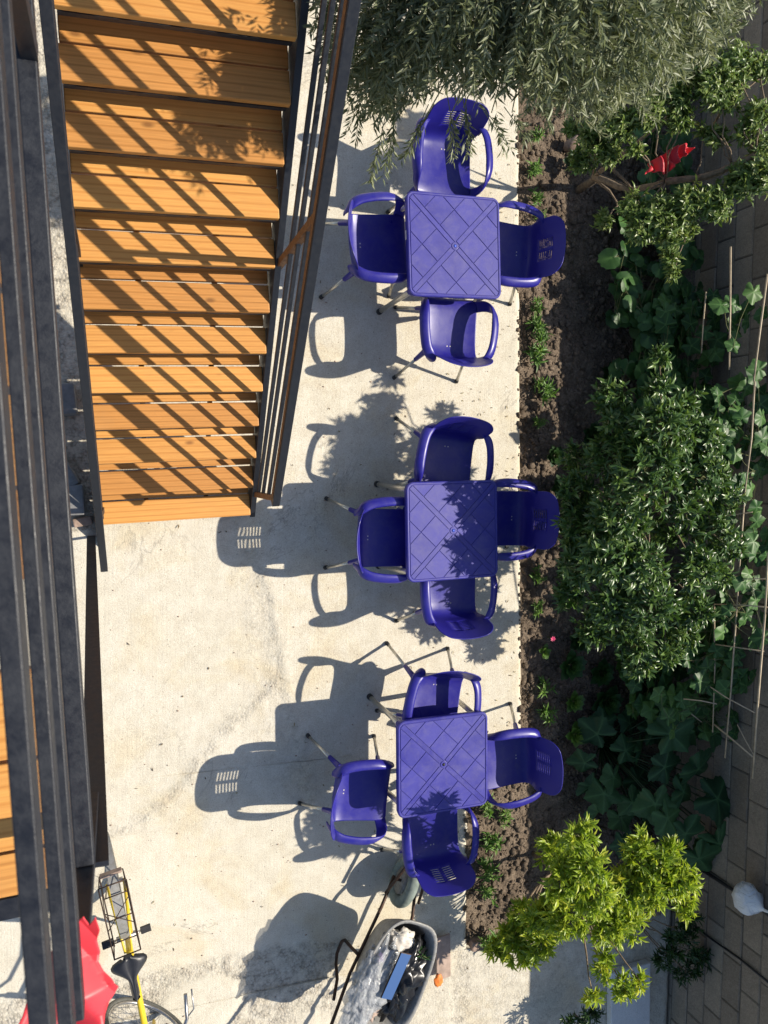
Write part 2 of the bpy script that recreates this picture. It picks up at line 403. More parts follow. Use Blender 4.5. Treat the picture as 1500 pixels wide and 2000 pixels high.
def build_patio():
    ys = []; y = -7.2
    while y < 6.0:
        ys.append(y); y += .024 if -4.3 < y < 3.2 else .12
    for e in (-3.955, -3.95, -2.205, -2.20): ys.append(e)
    ys = sorted(ys); nx = 250
    V = []; A = []
    for y in ys:
        ex = edge_x(y) + .010*noise.noise(Vector((y*7, 2, 2)))+.010*min(0, noise.noise(Vector((y*26, 2, 2))))
        x0 = -3.2
        for i in range(nx):
            x = x0+(ex-x0)*i/(nx-1); z, a = ground_h(x, y)
            if i >= nx-1: z -= .012
            V.append((x, y, z)); A.append(a)
        V.append((ex+.004, y, -.2)); A.append(.3)
    mb = MB(); mb.grid(V, len(ys), nx+1)
    me = bpy.data.meshes.new('patio'); me.from_pydata(mb.v, [], [f[::-1] for f in mb.f])
    at_ = me.attributes.new('agg', 'FLOAT', 'POINT'); at_.data.foreach_set('value', A)
    me.polygons.foreach_set('use_smooth', [True]*len(me.polygons)); me.materials.append(M['patio'])
    o = link('concrete_patio', me); struct(o)
build_patio()
def soil_h(x, y):
    return -.055 + .030*noise.noise(Vector((x*3, y*3, 0))) + .022*noise.noise(Vector((x*11, y*11, 5))) + .012*noise.noise(Vector((x*33, y*33, 8)))
def build_soil():
    ny, nx = 330, 90; V = []
    for j in range(ny):
        y = -3.96 + 8.2*j/(ny-1)
        for i in range(nx):
            x = 2.6 + 2.25*i/(nx-1); V.append((x, y, soil_h(x, y)))
    me = bpy.data.meshes.new('soil'); mb = MB().grid(V, ny, nx); me.from_pydata(mb.v, [], [f[::-1] for f in mb.f])
    me.polygons.foreach_set('use_smooth', [True]*len(me.polygons)); me.materials.append(M['soil'])
    struct(link('soil_bed', me))
build_soil()
def rock_template():
    bm = bmesh.new(); bmesh.ops.create_icosphere(bm, subdivisions=1, radius=1)
    v = np.array([x.co[:] for x in bm.verts]); f = np.array([[a.index for a in q.verts] for q in bm.faces]); bm.free(); return v, f
RV, RF = rock_template()
def clods(name, n, sizes, m, label, cat, region):
    Vs, Fs = [], []; k = 0
    for i in range(n):
        x, y = region(); s = sizes[0]*(sizes[1]/sizes[0])**(rng.random()**2.2)
        v = RV*(1+.35*(rng.random((len(RV), 1))-.5))*np.array([1, .6+.6*rng.random(), .5+.4*rng.random()])*s
        a = rng.random()*6.28; c, sn = math.cos(a), math.sin(a)
        v = v @ np.array([[c, -sn, 0], [sn, c, 0], [0, 0, 1]]); v += np.array([x, y, (soil_h(x, y) if x > edge_x(y) else .004)+s*.15])
        Vs.append(v); Fs.append(RF+k); k += len(RV)
    o = link(name, np_mesh(name, np.concatenate(Vs), np.concatenate(Fs), m)); o['kind'] = 'stuff'; tag(o, label, cat); return o
def soil_region():
    while 1:
        y = -3.9+8*rng.random(); x = edge_x(y)-.02+(4.6-edge_x(y))*rng.random()
        if x < 4.7: return x, y
clods('soil_clods', 15000, (.006, .038), M['soil'], 'loose crumbly brown soil clods covering the garden bed', 'soil', soil_region)

# ------------------------------------------------------------------ block wall
WX = 4.82
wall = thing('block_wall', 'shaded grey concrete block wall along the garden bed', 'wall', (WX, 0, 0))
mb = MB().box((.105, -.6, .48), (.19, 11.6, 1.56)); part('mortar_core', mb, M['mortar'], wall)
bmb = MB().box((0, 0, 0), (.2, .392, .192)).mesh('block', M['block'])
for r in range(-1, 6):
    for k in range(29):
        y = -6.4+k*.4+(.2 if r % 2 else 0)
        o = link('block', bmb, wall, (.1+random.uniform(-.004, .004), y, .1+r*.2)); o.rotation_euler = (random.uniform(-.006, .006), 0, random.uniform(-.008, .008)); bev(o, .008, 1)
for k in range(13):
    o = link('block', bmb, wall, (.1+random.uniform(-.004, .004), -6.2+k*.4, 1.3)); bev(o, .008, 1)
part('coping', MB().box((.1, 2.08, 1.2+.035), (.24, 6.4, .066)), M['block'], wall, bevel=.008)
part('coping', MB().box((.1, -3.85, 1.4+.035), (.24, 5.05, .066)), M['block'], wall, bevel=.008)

# pale slab, brick edging
c0 = at(1250, 1940, .05)
slab = link('paving_slab', MB().box((0, 0, 0), (.42, .62, .07)).mesh('paving_slab', M['slab']), None, (4.33, -4.70, .025), R_(2)); bev(slab, .01)
tag(slab, 'pale smooth concrete slab lying at the foot of the block wall', 'slab')
edging = thing('brick_edging', 'row of worn small bricks edging the bottom end of the garden bed', 'edging', (2.74, -3.93, 0))
ebm = [MB().box((0, 0, 0), (sx, .085, .10)).mesh('brick', M['brick']) for sx in (.16, .19, .13)]
x = .1
for k in range(11):
    s = (.16, .19, .13)[k % 3]
    o = link('brick', ebm[k % 3], edging, (x, random.uniform(-.012, .012)-.05*math.sin(k*.3), -.02+random.uniform(-.008, .008)), random.uniform(-.09, .09)); bev(o, .014)
    x += s+.012
st = MB().tube([(0, 0, 0), (0, .02, .05), (.01, .03, .1), (.01, .05, .13)], [.06, .075, .05, .015], 7, .6)
o = link('stone', st.mesh('stone', M['brick'], True), None, at(1112, 290, -.03), .3); tag(o, 'sunlit broken brick piece lying in the soil under the pear tree', 'stone')

# ------------------------------------------------------------------ staircase
SA = R_(3.6); SU = Vector((math.cos(SA), math.sin(SA), 0)); SV = Vector((-math.sin(SA), math.cos(SA), 0)); SO = Vector((-.116, -.386, 0))
RISE, RUN, SW = .185, .2, .985
def S(u, v, z): return SO+SU*u+SV*v+Vector((0, 0, z))
def nose(v): return RISE*(v/RUN+1)
stair = thing('staircase', 'outdoor staircase with orange wooden treads on a dark steel frame', 'staircase', SO, SA)
def L(u, v, z): return Vector((u, v, z))
pm1 = MB().box((0, 0, 0), (SW, .150, .038)).mesh('tread_plank', M['wood'])
pm2 = MB().box((0, 0, 0), (SW-.012, .135, .038)).mesh('tread_plank', M['wood'])
for k in range(1, 16):
    z = RISE*k; v = RUN*(k-1); jj = random.uniform(-.004, .004)
    o = link('tread_plank', pm1, stair, (SW/2+jj, v+.075, z-.019), random.uniform(-.002, .002)); bev(o, .005)
    o = link('tread_plank', pm2, stair, (SW/2+random.uniform(-.004, .004), v+.150+.010+.0675, z-.021), random.uniform(-.003, .003)); bev(o, .005)
    mb = MB().box((SW/2, v+.016, z-.055), (SW-.03, .036, .030)).box((SW/2, v+.265, z-.057), (SW-.03, .035, .030)).box((SW/2-.2, v+.14, z-.055), (.03, .25, .012)).box((SW/2+.2, v+.14, z-.055), (.03, .25, .012))
    part('tread_bracket', mb, M['steel'], stair)
for u in (-.022, SW+.022):
    mb = MB(); v0, v1 = (-.18 if u < 0 else -.02), 3.1
    off = -.13
    pts = []
    mb.bar((u, v0+.06, nose(v0+.06)-.15), (u, v1, nose(v1)-.15), .036, .17, up=(0, -.68, .73))
    part('stringer', mb, M['steel'], stair, bevel=.003)

def rail_line(b, s, v0=.15): return lambda v: nose(v)+b+s*(v-.5)
RL = {'rail1': rail_line(.085, .14), 'rail2': rail_line(.26, .15), 'rail3': rail_line(.46, .155), 'hand': rail_line(.70, .12)}
rr = thing('stair_railing', 'dark steel railing on the patio side of the stairs with brown primer posts', 'railing', SO, SA)
uR = SW+.035
def rail(parent, u, f, v0, v1, wd, ht, name, m):
    mb = MB().bar((u, v0, f(v0)), (u, v1, f(v1)), wd, ht, up=(0, -.7, .7)); return part(name, mb, M[m], parent, bevel=.003)
for nme in ('rail1', 'rail2', 'rail3'): rail(rr, uR, RL[nme], .15, 3.0, .022, .022, 'rail', 'steel2')
rail(rr, uR, RL['hand'], .12, 3.0, .046, .060, 'handrail', 'steel')
mb = MB().bar((uR-.024, .16, RL['hand'](.16)-.002), (uR-.024, 3.0, RL['hand'](3.0)-.002), .004, .036, up=(0, -.7, .7)); part('handrail_side', mb, M['primer'], rr)
for v in (.15, 1.43, 2.75):
    mb = MB().box((uR, v, (nose(v)-.3+RL['hand'](v)-.02)/2), (.034, .034, RL['hand'](v)-.02-(nose(v)-.3))); part('post', mb, M['primer'], rr)
rl = thing('stair_railing', 'dark steel railing on the far side of the stairs, seen edge-on', 'railing', SO, SA)
uL = .006
for nme in ('rail1', 'rail2', 'rail3'): rail(rl, uL, RL[nme], .05, 3.0, .022, .022, 'rail', 'steel2')
rail(rl, uL, RL['hand'], -.25, 3.0, .042, .042, 'handrail', 'steel')
for v in (.1, 1.43, 2.75):
    mb = MB().box((uL, v, (nose(v)-.3+RL['hand'](v)-.02)/2), (.034, .034, RL['hand'](v)-.02-(nose(v)-.3))); part('post', mb, M['steel'], rl)

# ------------------------------------------------------------------ upper landing beside the camera
def LP(d, y, z):   # point on the landing, d metres left of the railing plane (parallel to the stairs)
    return SU*(-.1-d)+SV*y+Vector((0, 0, z))
lr = thing('landing_railing', 'scuffed dark steel railing of the upper landing nearest the camera', 'railing')
for h, wd, ht, y0, y1, nm in ((.80, .0205, .05, -1.35, 1.6, 'rail'), (1.0, .0175, .045, -1.35, 1.6, 'rail'), (1.155, .019, .04, -.80, 1.6, 'rail')):
    part(nm, MB().bar(LP(wd/2, y0, H-h-ht/2), LP(wd/2, y1, H-h-ht/2), wd, ht), M['steel2'], lr, bevel=.002)
part('bottom_rail', MB().bar(LP(.018, -.80, H-1.64), LP(.018, 2.2, H-1.64), .036, .046), M['steel2'], lr, bevel=.003)
part('post', MB().bar(LP(.022, -.822, 3.60), LP(.022, -.822, H-1.30), .04, .04, up=(0, 1, 0)), M['steel'], lr, bevel=.003)
part('post', MB().bar(LP(.012, .78, 3.98), LP(.012, .78, H-.5), .03, .03, up=(0, 1, 0)), M['steel2'], lr)
ld = thing('landing', 'upper wooden landing with orange planks on dark steel beams', 'landing')
lpm = MB().box((0, 0, 0), (1.0, .206, .038)).mesh('deck_plank', M['wood'])
for y in (.62, .395, .17, -.045, -.46, -.675):
    o = link('deck_plank', lpm, ld, LP(.56, y-.10, 3.66), SA); bev(o, .004)
o = link('deck_plank', MB().box((0, 0, 0), (1.0, .10, .038)).mesh('deck_plank', M['wood']), ld, LP(.56, -.935, 3.66), SA)
part('beam', MB().bar(LP(.56-.5, -1.02, 3.62), LP(1.1, -1.02, 3.62), .05, .1), M['steel'], ld)
part('beam', MB().bar(LP(.56-.5, -1.42, 3.62), LP(1.1, -1.42, 3.62), .05, .1), M['steel'], ld)
part('beam', MB().bar(LP(1.1, -1.5, 3.6), LP(1.1, .7, 3.6), .05, .1), M['steel'], ld)
part('strut', MB().bar(at(178, 1048, 0), at(186, 1690, 3.9), .055, .012, up=(0, .8, .6)), M['steel'], ld)
for y in (-.9, .6):
    part('post', MB().box(LP(1.1, y, 1.8), (.05, .05, 3.6)), M['steel'], ld)

# torn red sheet caught on the landing railing
def torn_sheet(name, outline, zf, m, thick=.002, sub=4, parent=None):
    """outline: list of (x, y); zf(x, y): height; a filled, crumpled sheet"""
    bm = bmesh.new(); vs = [bm.verts.new((x, y, 0)) for x, y in outline]; bm.faces.new(vs)
    bmesh.ops.triangulate(bm, faces=bm.faces)
    for _ in range(sub): bmesh.ops.subdivide_edges(bm, edges=bm.edges, cuts=1, use_grid_fill=True)
    for v in bm.verts: v.co.z = zf(v.co.x, v.co.y)
    me = bpy.data.meshes.new(name); bm.to_mesh(me); bm.free(); me.materials.append(m)
    me.polygons.foreach_set('use_smooth', [True]*len(me.polygons))
    o = link(name, me, parent); s = o.modifiers.new('solid', 'SOLIDIFY'); s.thickness = thick; return o
ol = [(165,1772),(176,1790),(188,1768),(196,1800),(190,1826),(196,1850),(193,1868),(203,1882),(218,1892),(231,1908),(224,1922),(212,1935),(205,1955),(203,1990),(196,2010),(150,2080),(20,2080),(30,1990),(48,1960),(60,1925),(78,1890),(86,1850),(108,1828),(112,1790),(140,1800)]
zr = 4.36
ol = [tuple(at(px, py, zr).xy) for px, py in ol]
def zred(x, y): return .045*abs((x*7+y*4.5) % 1-.5)+.03*abs((y*9-x*3+.4*noise.noise(Vector((x*6, y*6, 1)))) % 1-.5)+ zr+.012*abs(math.sin(x*30+y*19))+.010*noise.noise(Vector((x*9, y*9, 3)))
rs = torn_sheet('red_sheet', ol, zred, M['red']); tag(rs, 'torn red plastic sheet caught under the landing railing', 'plastic sheet')

# ------------------------------------------------------------------ tables
def rr_outline(hs, r, n=6):
    pts = []
    for cx, cy, a0 in ((hs-r, hs-r, 0), (-hs+r, hs-r, 90), (-hs+r, -hs+r, 180), (hs-r, -hs+r, 270)):
        for k in range(n+1):
            a = R_(a0+90*k/n); pts.append((cx+r*math.cos(a), cy+r*math.sin(a)))
    return pts
def clip_poly(poly, inside):     # Sutherland-Hodgman for convex half planes (nx,ny,c): nx*x+ny*y<=c
    for nx, ny, c in inside:
        out = []
        for i, p in enumerate(poly):
            q = poly[(i+1) % len(poly)]; dp = nx*p[0]+ny*p[1]-c; dq = nx*q[0]+ny*q[1]-c
            if dp <= 0: out.append(p)
            if dp*dq < 0: t_ = dp/(dp-dq); out.append((p[0]+(q[0]-p[0])*t_, p[1]+(q[1]-p[1])*t_))
        poly = out
        if len(poly) < 3: return []
    return poly
TS = .345; TH = .72
def make_table():
    t = thing('plastic_table', '', 'table')
    # body: lathe-like rings of the rounded square
    rings = [(TS-.012, TH-.050), (TS-.004, TH-.046), (TS, TH-.012), (TS-.003, TH-.004), (TS-.010, TH), (TS-.017, TH-.0005), (TS-.021, TH-.0045)]
    mb = MB(); n = None
    for hs, z in rings:
        o = rr_outline(hs, max(.02, .055-(TS-hs))); n = len(o); mb.v += [(x, y, z) for x, y in o]
    for i in range(len(rings)-1):
        for k in range(n): mb.f.append((i*n+k, i*n+(k+1) % n, (i+1)*n+(k+1) % n, (i+1)*n+k))
    mb.f.append(tuple((len(rings)-1)*n+k for k in range(n))); mb.f.append(tuple(range(n))[::-1])
    part('table_top', mb, M['bluetop'], t, smooth=False, bevel=0)
    # raised panels between the moulded grooves
    lim = TS-.0235; gap = .0022; q = .70710678
    half = [(1, 0, lim), (-1, 0, lim), (0, 1, lim), (0, -1, lim)]
    cut = TS-.055
    half += [(q, q, 1.93*q*lim), (-q, q, 1.93*q*lim), (q, -q, 1.93*q*lim), (-q, -q, 1.93*q*lim)]
    bw = .017            # half width of the diagonal bands
    def panel(poly):
        poly = clip_poly(poly, half)
        if len(poly) < 3: return
        # drop slivers and duplicate points
        cl = []
        for p in poly:
            if not cl or (p[0]-cl[-1][0])**2+(p[1]-cl[-1][1])**2 > 1e-7: cl.append(p)
        if len(cl) > 2 and (cl[0][0]-cl[-1][0])**2+(cl[0][1]-cl[-1][1])**2 < 1e-7: cl.pop()
        if len(cl) < 3: return
        ar = abs(sum(cl[i][0]*cl[(i+1) % len(cl)][1]-cl[(i+1) % len(cl)][0]*cl[i][1] for i in range(len(cl))))/2
        if ar < 2e-4: return
        mb = MB(); m_ = len(cl)
        cx = sum(p[0] for p in cl)/m_; cy = sum(p[1] for p in cl)/m_
        mb.v = [(x, y, TH-.0050) for x, y in cl]+[(x, y, TH-.0016) for x, y in cl]+[(cx+(x-cx)*(1-.0015/max(.01, math.hypot(x-cx, y-cy))), cy+(y-cy)*(1-.0015/max(.01, math.hypot(x-cx, y-cy))), TH-.0006) for x, y in cl]
        for lv in (0, 1):
            for k in range(m_): mb.f.append((lv*m_+k, lv*m_+(k+1) % m_, (lv+1)*m_+(k+1) % m_, (lv+1)*m_+k))
        mb.f.append(tuple(2*m_+k for k in range(m_)))
        part('panel', mb, M['bluetop'], t)
    def diag(a, b): return ((a-b)*q, (a+b)*q)         # a, b along the two diagonals
    cell = (TS*1.4142-bw)/3.05
    for qd in range(4):
        for i in range(4):
            for j in range(4):
                a0, a1 = bw+i*cell+gap, bw+(i+1)*cell-gap; b0, b1 = bw+j*cell+gap, bw+(j+1)*cell-gap
                P = [(a0, b0), (a1, b0), (a1, b1), (a0, b1)]
                rot = [lambda p: p, lambda p: (-p[1], p[0]), lambda p: (-p[0], -p[1]), lambda p: (p[1], -p[0])][qd]
                panel([diag(*rot(p)) for p in P])
    e = TS*1.5
    for s in (1, -1):
        panel([diag(s*.03, -bw+gap), diag(s*e, -bw+gap), diag(s*e, bw-gap), diag(s*.03, bw-gap)])
        panel([diag(-bw+gap, s*.03), diag(bw-gap, s*.03), diag(bw-gap, s*e), diag(-bw+gap, s*e)])
    hub = MB()
    for r, z in ((.0245, TH-.005), (.0245, TH-.0012), (.0225, TH-.0006), (.0115, TH-.0006), (.0105, TH-.006)):
        hub.v += [(r*math.cos(2*math.pi*k/20), r*math.sin(2*math.pi*k/20), z) for k in range(20)]
    for i in range(4):
        for k in range(20): hub.f.append((i*20+k, i*20+(k+1) % 20, (i+1)*20+(k+1) % 20, (i+1)*20+k))
    part('hub', hub, M['bluetop'], t)
    for sx in (-1, 1):
        for sy in (-1, 1):
            lg = part('leg', MB().tube([(sx*.285, sy*.285, TH-.04), (sx*.30, sy*.30, .35), (sx*.315, sy*.315, .02)], [.021, .019, .018], 12), M['alu'], t, True)
            part('foot', MB().tube([(sx*.315, sy*.315, .045), (sx*.316, sy*.316, .02), (sx*.316, sy*.316, 0)], [.021, .023, .025], 12), M['rubber'], lg, True)
            part('socket', MB().tube([(sx*.284, sy*.284, TH-.035), (sx*.288, sy*.288, TH-.13)], [.034, .025], 12), M['blue'], lg, True)
    return t
tab = make_table()
TOBJ = []; M['capblue'] = plastic_mat('hub_cap_blue', (.05, .10, .55), .4)
capm = MB().tube([(0, 0, TH-.004), (0, 0, TH+.001)], [.0105, .0095], 14)
TABLES = [((886.5, 479), 3.5, 'closed', 'square blue-violet plastic table at the top, under the olive branches'),
          ((883, 1036), -1.0, 'closed', 'square blue-violet plastic table in the middle with leaf shadows on its top'),
          ((864, 1492), -6.5, 'open', 'square blue-violet plastic table at the bottom with an open parasol hole')]
# measured corner pixels of the three tops
corners = [[(797,370),(973,384),(975,585),(801,582)], [(797,945),(965,940),(968,1125),(803,1133)], [(778,1408),(946,1390),(950,1575),(784,1597)]]
for i, (c, a, hole, lab) in enumerate(TABLES):
    o = tab if i == 0 else copy_tree(tab)
    P = [at(*p, TH) for p in corners[i]]; ctr = sum(P, Vector())/4
    d = (P[1]-P[0])+(P[2]-P[3]); e2 = (P[0]-P[3])+(P[1]-P[2]); ang = (math.atan2(d.y, d.x)+math.atan2(e2.y, e2.x)-math.pi/2)/2
    o.location = (ctr.x, ctr.y, .006); o.rotation_euler = (0, 0, ang); tag(o, lab, 'table', 'blue plastic tables on the patio')
    TOBJ.append((o, hole))
for o, hole in TOBJ:
    cap = part('hole_cap_or_shade', capm, M['rubber'] if hole == 'open' else M['capblue'], o, True)  # open table has no cap: black disc paints the shade inside the hole
    if hole == 'open': cap.location = (0, 0, .0012)
lbl = part('sticker', MB().box((-TS-.001, .06, TH-.028), (.002, .06, .024)), M['paper'], tab)

# ------------------------------------------------------------------ chairs
def make_chair():
    t = thing('plastic_chair', '', 'chair')
    # profile in (y, z): front lip -> seat -> bend -> back top.   facing -Y
    prof = [(-.235, .405), (-.236, .425), (-.226, .441), (-.200, .449), (-.14, .449), (-.06, .443), (.02, .438), (.09, .437), (.14, .441), (.172, .455), (.192, .478), (.205, .51)]
    import bisect
    def back(t_): return (.205+.070*t_+.020*t_*t_, .51+.295*t_)       # t in 0..1 up the back
    slots = []
    tr = [0, .1]
    s0 = .22
    for k in range(7):
        slots.append((s0+k*.063, s0+k*.063+.030))
    tb = sorted(set([0.05, .12] + [x for s in slots for x in s] + [.68]+[1-.30*(1-math.sin(R_(a_))) for a_ in range(6, 91, 7)]))
    rows = [('s', p) for p in prof] + [('b', x) for x in tb]
    xs = [-1, -.97, -.9, -.8, -.68, -.55]
    inner = [-.36, -.06, .06, .36]
    cols = xs + [-.45] + inner + [.45] + [-x for x in xs[::-1]]
    cols = sorted(set(cols))
    P = []; skip = set()
    nrow = len(rows)
    for i, (kd, val) in enumerate(rows):
        if kd == 's':
            y, z = val; hw = .205 if y > -.2 else .200-.02*((-.2-y)/.036)
            if y > .1: hw = .205
            cup = .016; fwd = 0
            if z > .455: fwd = .02*(z-.455)/.055
        else:
            y, z = back(val); f = val
            hw = .207+.004*math.sin(min(1, f/.55)*math.pi/2); s_ = (1-f)*.30; rc = .088
            if s_ < rc: hw = hw-rc+math.sqrt(max(0, rc*rc-(rc-s_)**2))
            cup = .016*(1-f)*.5; fwd = (.02+.022*min(1, f/.3))*(hw/.21)**2
        for c in cols:
            x = c*hw
            dz = cup*abs(c)**3 if kd == 's' else 0
            dy = -fwd*c*c
            P.append((x, y+dy, z+dz))
        if kd == 'b':
            for (a, b) in slots:
                if abs(val-a) < 1e-6:
                    kk = rows[i][1]
                    for j in range(len(cols)-1):
                        m_ = (cols[j]+cols[j+1])/2
                        lim = .36 - .0*(a)
                        if .06 < abs(m_) < lim: skip.add((i, j))
    mb = MB().grid(P, nrow, len(cols), skip)
    sh = part('shell', mb, M['blue'], t, True); s = sh.modifiers.new('solid', 'SOLIDIFY'); s.thickness = .006; s.offset = 0
    part('seat_hole', MB().box((-.012, .105, .4405), (.008, .008, .003)).box((.012, .105, .4405), (.008, .008, .003)), M['paper'], sh)
    # rolled rim round seat sides
    for sx in (-1, 1):
        path = [(sx*.190, -.185, .435), (sx*.216, -.190, .470), (sx*.246, -.182, .540), (sx*.264, -.150, .605), (sx*.272, -.095, .638), (sx*.272, -.02, .648), (sx*.266, .06, .647), (sx*.252, .14, .642), (sx*.228, .195, .632), (sx*.203, .222, .60), (sx*.198, .222, .55)]
        # smooth by Catmull-Rom
        pp = [Vector(p) for p in path]; sm = []
        for i in range(len(pp)-1):
            p0 = pp[max(0, i-1)]; p1 = pp[i]; p2 = pp[i+1]; p3 = pp[min(len(pp)-1, i+2)]
            for q_ in range(3):
                u = q_/3; sm.append(.5*((2*p1)+(-p0+p2)*u+(2*p0-5*p1+4*p2-p3)*u*u+(-p0+3*p1-3*p2+p3)*u**3))
        sm.append(pp[-1]); n = len(sm)
        # flattened strap: width across the arm, thin through it
        base_mb = MB(); seg = 10
        for i, p in enumerate(sm):
            a = sm[max(0, i-1)]; b = sm[min(n-1, i+1)]; d = (b-a).normalized()
            out = Vector((sx, 0, .35)).normalized() if i < n*.3 else Vector((sx*.35, 0, 1)).normalized()
            k = min(1, max(0, (i/n-.2)/.25)); out = (Vector((sx, -.2, .25))*(1-k)+Vector((sx*.45, 0, 1))*k).normalized()
            k2 = min(1, max(0, (i/n-.72)/.2)); out = (out*(1-k2)+Vector((sx*.5, .6, .5))*k2).normalized()
            out = (out-d*out.dot(d)).normalized(); sd = d.cross(out)
            wd = .042-.006*math.sin(math.pi*i/n); th = .010
            for q_ in range(seg):
                an = 2*math.pi*q_/seg
                cx_ = math.copysign(abs(math.cos(an))**.7, math.cos(an)); sy_ = math.sin(an)
                bend = -.010*(math.cos(an)**2)
                base_mb.v.append(tuple(p+sd*cx_*wd+out*(sy_*th+bend)))
        for i in range(n-1):
            for q_ in range(seg): base_mb.f.append((i*seg+q_, i*seg+(q_+1) % seg, (i+1)*seg+(q_+1) % seg, (i+1)*seg+q_))
        base_mb.f.append(tuple(range(seg))); base_mb.f.append(tuple((n-1)*seg+k for k in range(seg)))
        part('arm', base_mb, M['blue'], t, True)
    for sx in (-1, 1):
        for sy in (-1, 1):
            top = Vector((sx*.155, -.15 if sy < 0 else .13, .435)); ft = Vector((sx*.262, -.235 if sy < 0 else .30, .008))
            a = top.lerp(ft, .36); b = top.lerp(ft, .94)
            lg = part('leg', MB().tube([top.lerp(ft, .3), b], [.0115, .0115], 10), M['alu'], t, True)
            part('socket', MB().tube([top, top.lerp(ft, .12), a], [.030, .022, .0165], 10), M['blue'], lg, True)
            part('foot', MB().tube([top.lerp(ft, .93), top.lerp(ft, .985), ft], [.0145, .0165, .0165], 10), M['rubber'], lg, True)
    part('underframe', MB().tube([(-.15, -.14, .425), (.15, .12, .425)], .012, 6).tube([(.15, -.14, .425), (-.15, .12, .425)], .012, 6), M['blue'], t)
    return t
chair0 = make_chair()
# seat-centre pixel, facing angle (deg; 0 = faces -Y i.e. down in the photo), label
CHAIRS = [((864, 322), 0, 'blue-violet plastic armchair above the top table, half under the olive leaves'),
          ((731, 480), 96, 'blue-violet plastic armchair left of the top table, seat in shadow'),
          ((983, 492), -92, 'blue-violet plastic armchair right of the top table, back over the soil'),
          ((876, 648), 180, 'blue-violet plastic armchair below the top table with its arm shadow on the seat'),
          ((868, 900), -6, 'blue-violet plastic armchair above the middle table in leaf shade'),
          ((745, 1050), 90, 'blue-violet plastic armchair left of the middle table'),
          ((974, 1012), -90, 'blue-violet plastic armchair right of the middle table beside the citrus tree'),
          ((876, 1150), 182, 'blue-violet plastic armchair below the middle table with slots showing on its back'),
          ((845, 1364), -8, 'blue-violet plastic armchair above the bottom table with its pale back legs in sun'),
          ((698, 1545), 84, 'blue-violet plastic armchair left of the bottom table, turned slightly askew'),
          ((983, 1482), -86, 'blue-violet plastic armchair right of the bottom table by the squash plant'),
          ((842, 1622), 184, 'blue-violet plastic armchair below the bottom table near the wheelbarrow')]
for i, (c, a, lab) in enumerate(CHAIRS):
    o = chair0 if i == 0 else copy_tree(chair0)
    p = at(*c, .44); o.location = (p.x, p.y, .006); o.rotation_euler = (0, 0, R_(a)); tag(o, lab, 'chair', 'blue plastic armchairs round the tables')

# ------------------------------------------------------------------ foliage tools
LEAF_D = (np.array([[0, 0, 0], [.45, .5, .06], [.45, -.5, .06], [1, 0, -.02]]), np.array([[0, 2, 3], [0, 3, 1]]))
LEAF_F = (np.array([[0, 0, 0], [.30, .42, .10], [.30, -.42, .10], [.68, .36, .07], [.68, -.36, .07], [1, 0, -.10], [.32, 0, 0], [.68, 0, -.02]]),
          np.array([[0, 6, 1], [0, 2, 6], [6, 7, 3], [6, 3, 1], [6, 2, 4], [6, 4, 7], [7, 5, 3], [7, 4, 5]]))
def leaves(pos, dirs, nrm, length, width, tmpl, tone=None, curl=0):
    pos = np.asarray(pos); n = len(pos); d = np.asarray(dirs, float); d /= np.linalg.norm(d, axis=1, keepdims=True)+1e-9
    nr = np.asarray(nrm, float); nr -= d*(nr*d).sum(1, keepdims=True); nr /= np.linalg.norm(nr, axis=1, keepdims=True)+1e-9
    sd = np.cross(d, nr); T, Fc = tmpl
    ln = np.asarray(length).reshape(-1, 1, 1); wd = np.asarray(width).reshape(-1, 1, 1)
    cz = T[None, :, 2:3]*ln - (curl*np.asarray(T[:, 0])**2)[None, :, None]*ln
    V = pos[:, None, :] + d[:, None, :]*T[None, :, 0:1]*ln + sd[:, None, :]*T[None, :, 1:2]*wd + nr[:, None, :]*cz
    F = (Fc[None]+(np.arange(n)*len(T))[:, None, None]).reshape(-1, Fc.shape[1])
    tone = rng.random(n) if tone is None else tone
    return V.reshape(-1, 3), F, np.repeat(tone, len(T))
def unit(v): return v/(np.linalg.norm(v, axis=-1, keepdims=True)+1e-9)
def blob_points(blobs, n, shell=.55):
    w_ = np.array([b[3]**2 for b in blobs]); w_ /= w_.sum(); idx = rng.choice(len(blobs), n, p=w_)
    d = unit(rng.normal(size=(n, 3))); r = (shell+(1-shell)*rng.random(n))**.7*(.75+.4*rng.random(n))
    cs = np.array([list(at(b[0], b[1], b[2])) for b in blobs]); rad = np.array([b[3] for b in blobs])
    fl = np.array([b[4] if len(b) > 4 else .75 for b in blobs])
    off = d*(r*rad[idx])[:, None]; off[:, 2] *= fl[idx]
    return cs[idx]+off, d, cs[idx]
def branch(mb, a, b, r0, r1, wob=.06, n=6, seg=6):
    a, b = Vector(a), Vector(b); pts = []; rd = []
    for i in range(n+1):
        t_ = i/n; k = math.sin(t_*math.pi)*wob*(b-a).length
        pts.append(a.lerp(b, t_)+Vector((noise.noise(a*3+Vector((t_*3, 0, 0))), noise.noise(a*3+Vector((0, t_*3, 5))), noise.noise(a*3+Vector((0, 5, t_*3)))))*k*1.6)
        rd.append(r0+(r1-r0)*t_)
    mb.tube(pts, rd, seg); return pts
def foliage(name, V, F, rnd, m, parent):
    o = link(name, np_mesh(name, V, F, m, rnd, True), parent); o['kind'] = 'stuff'; return o

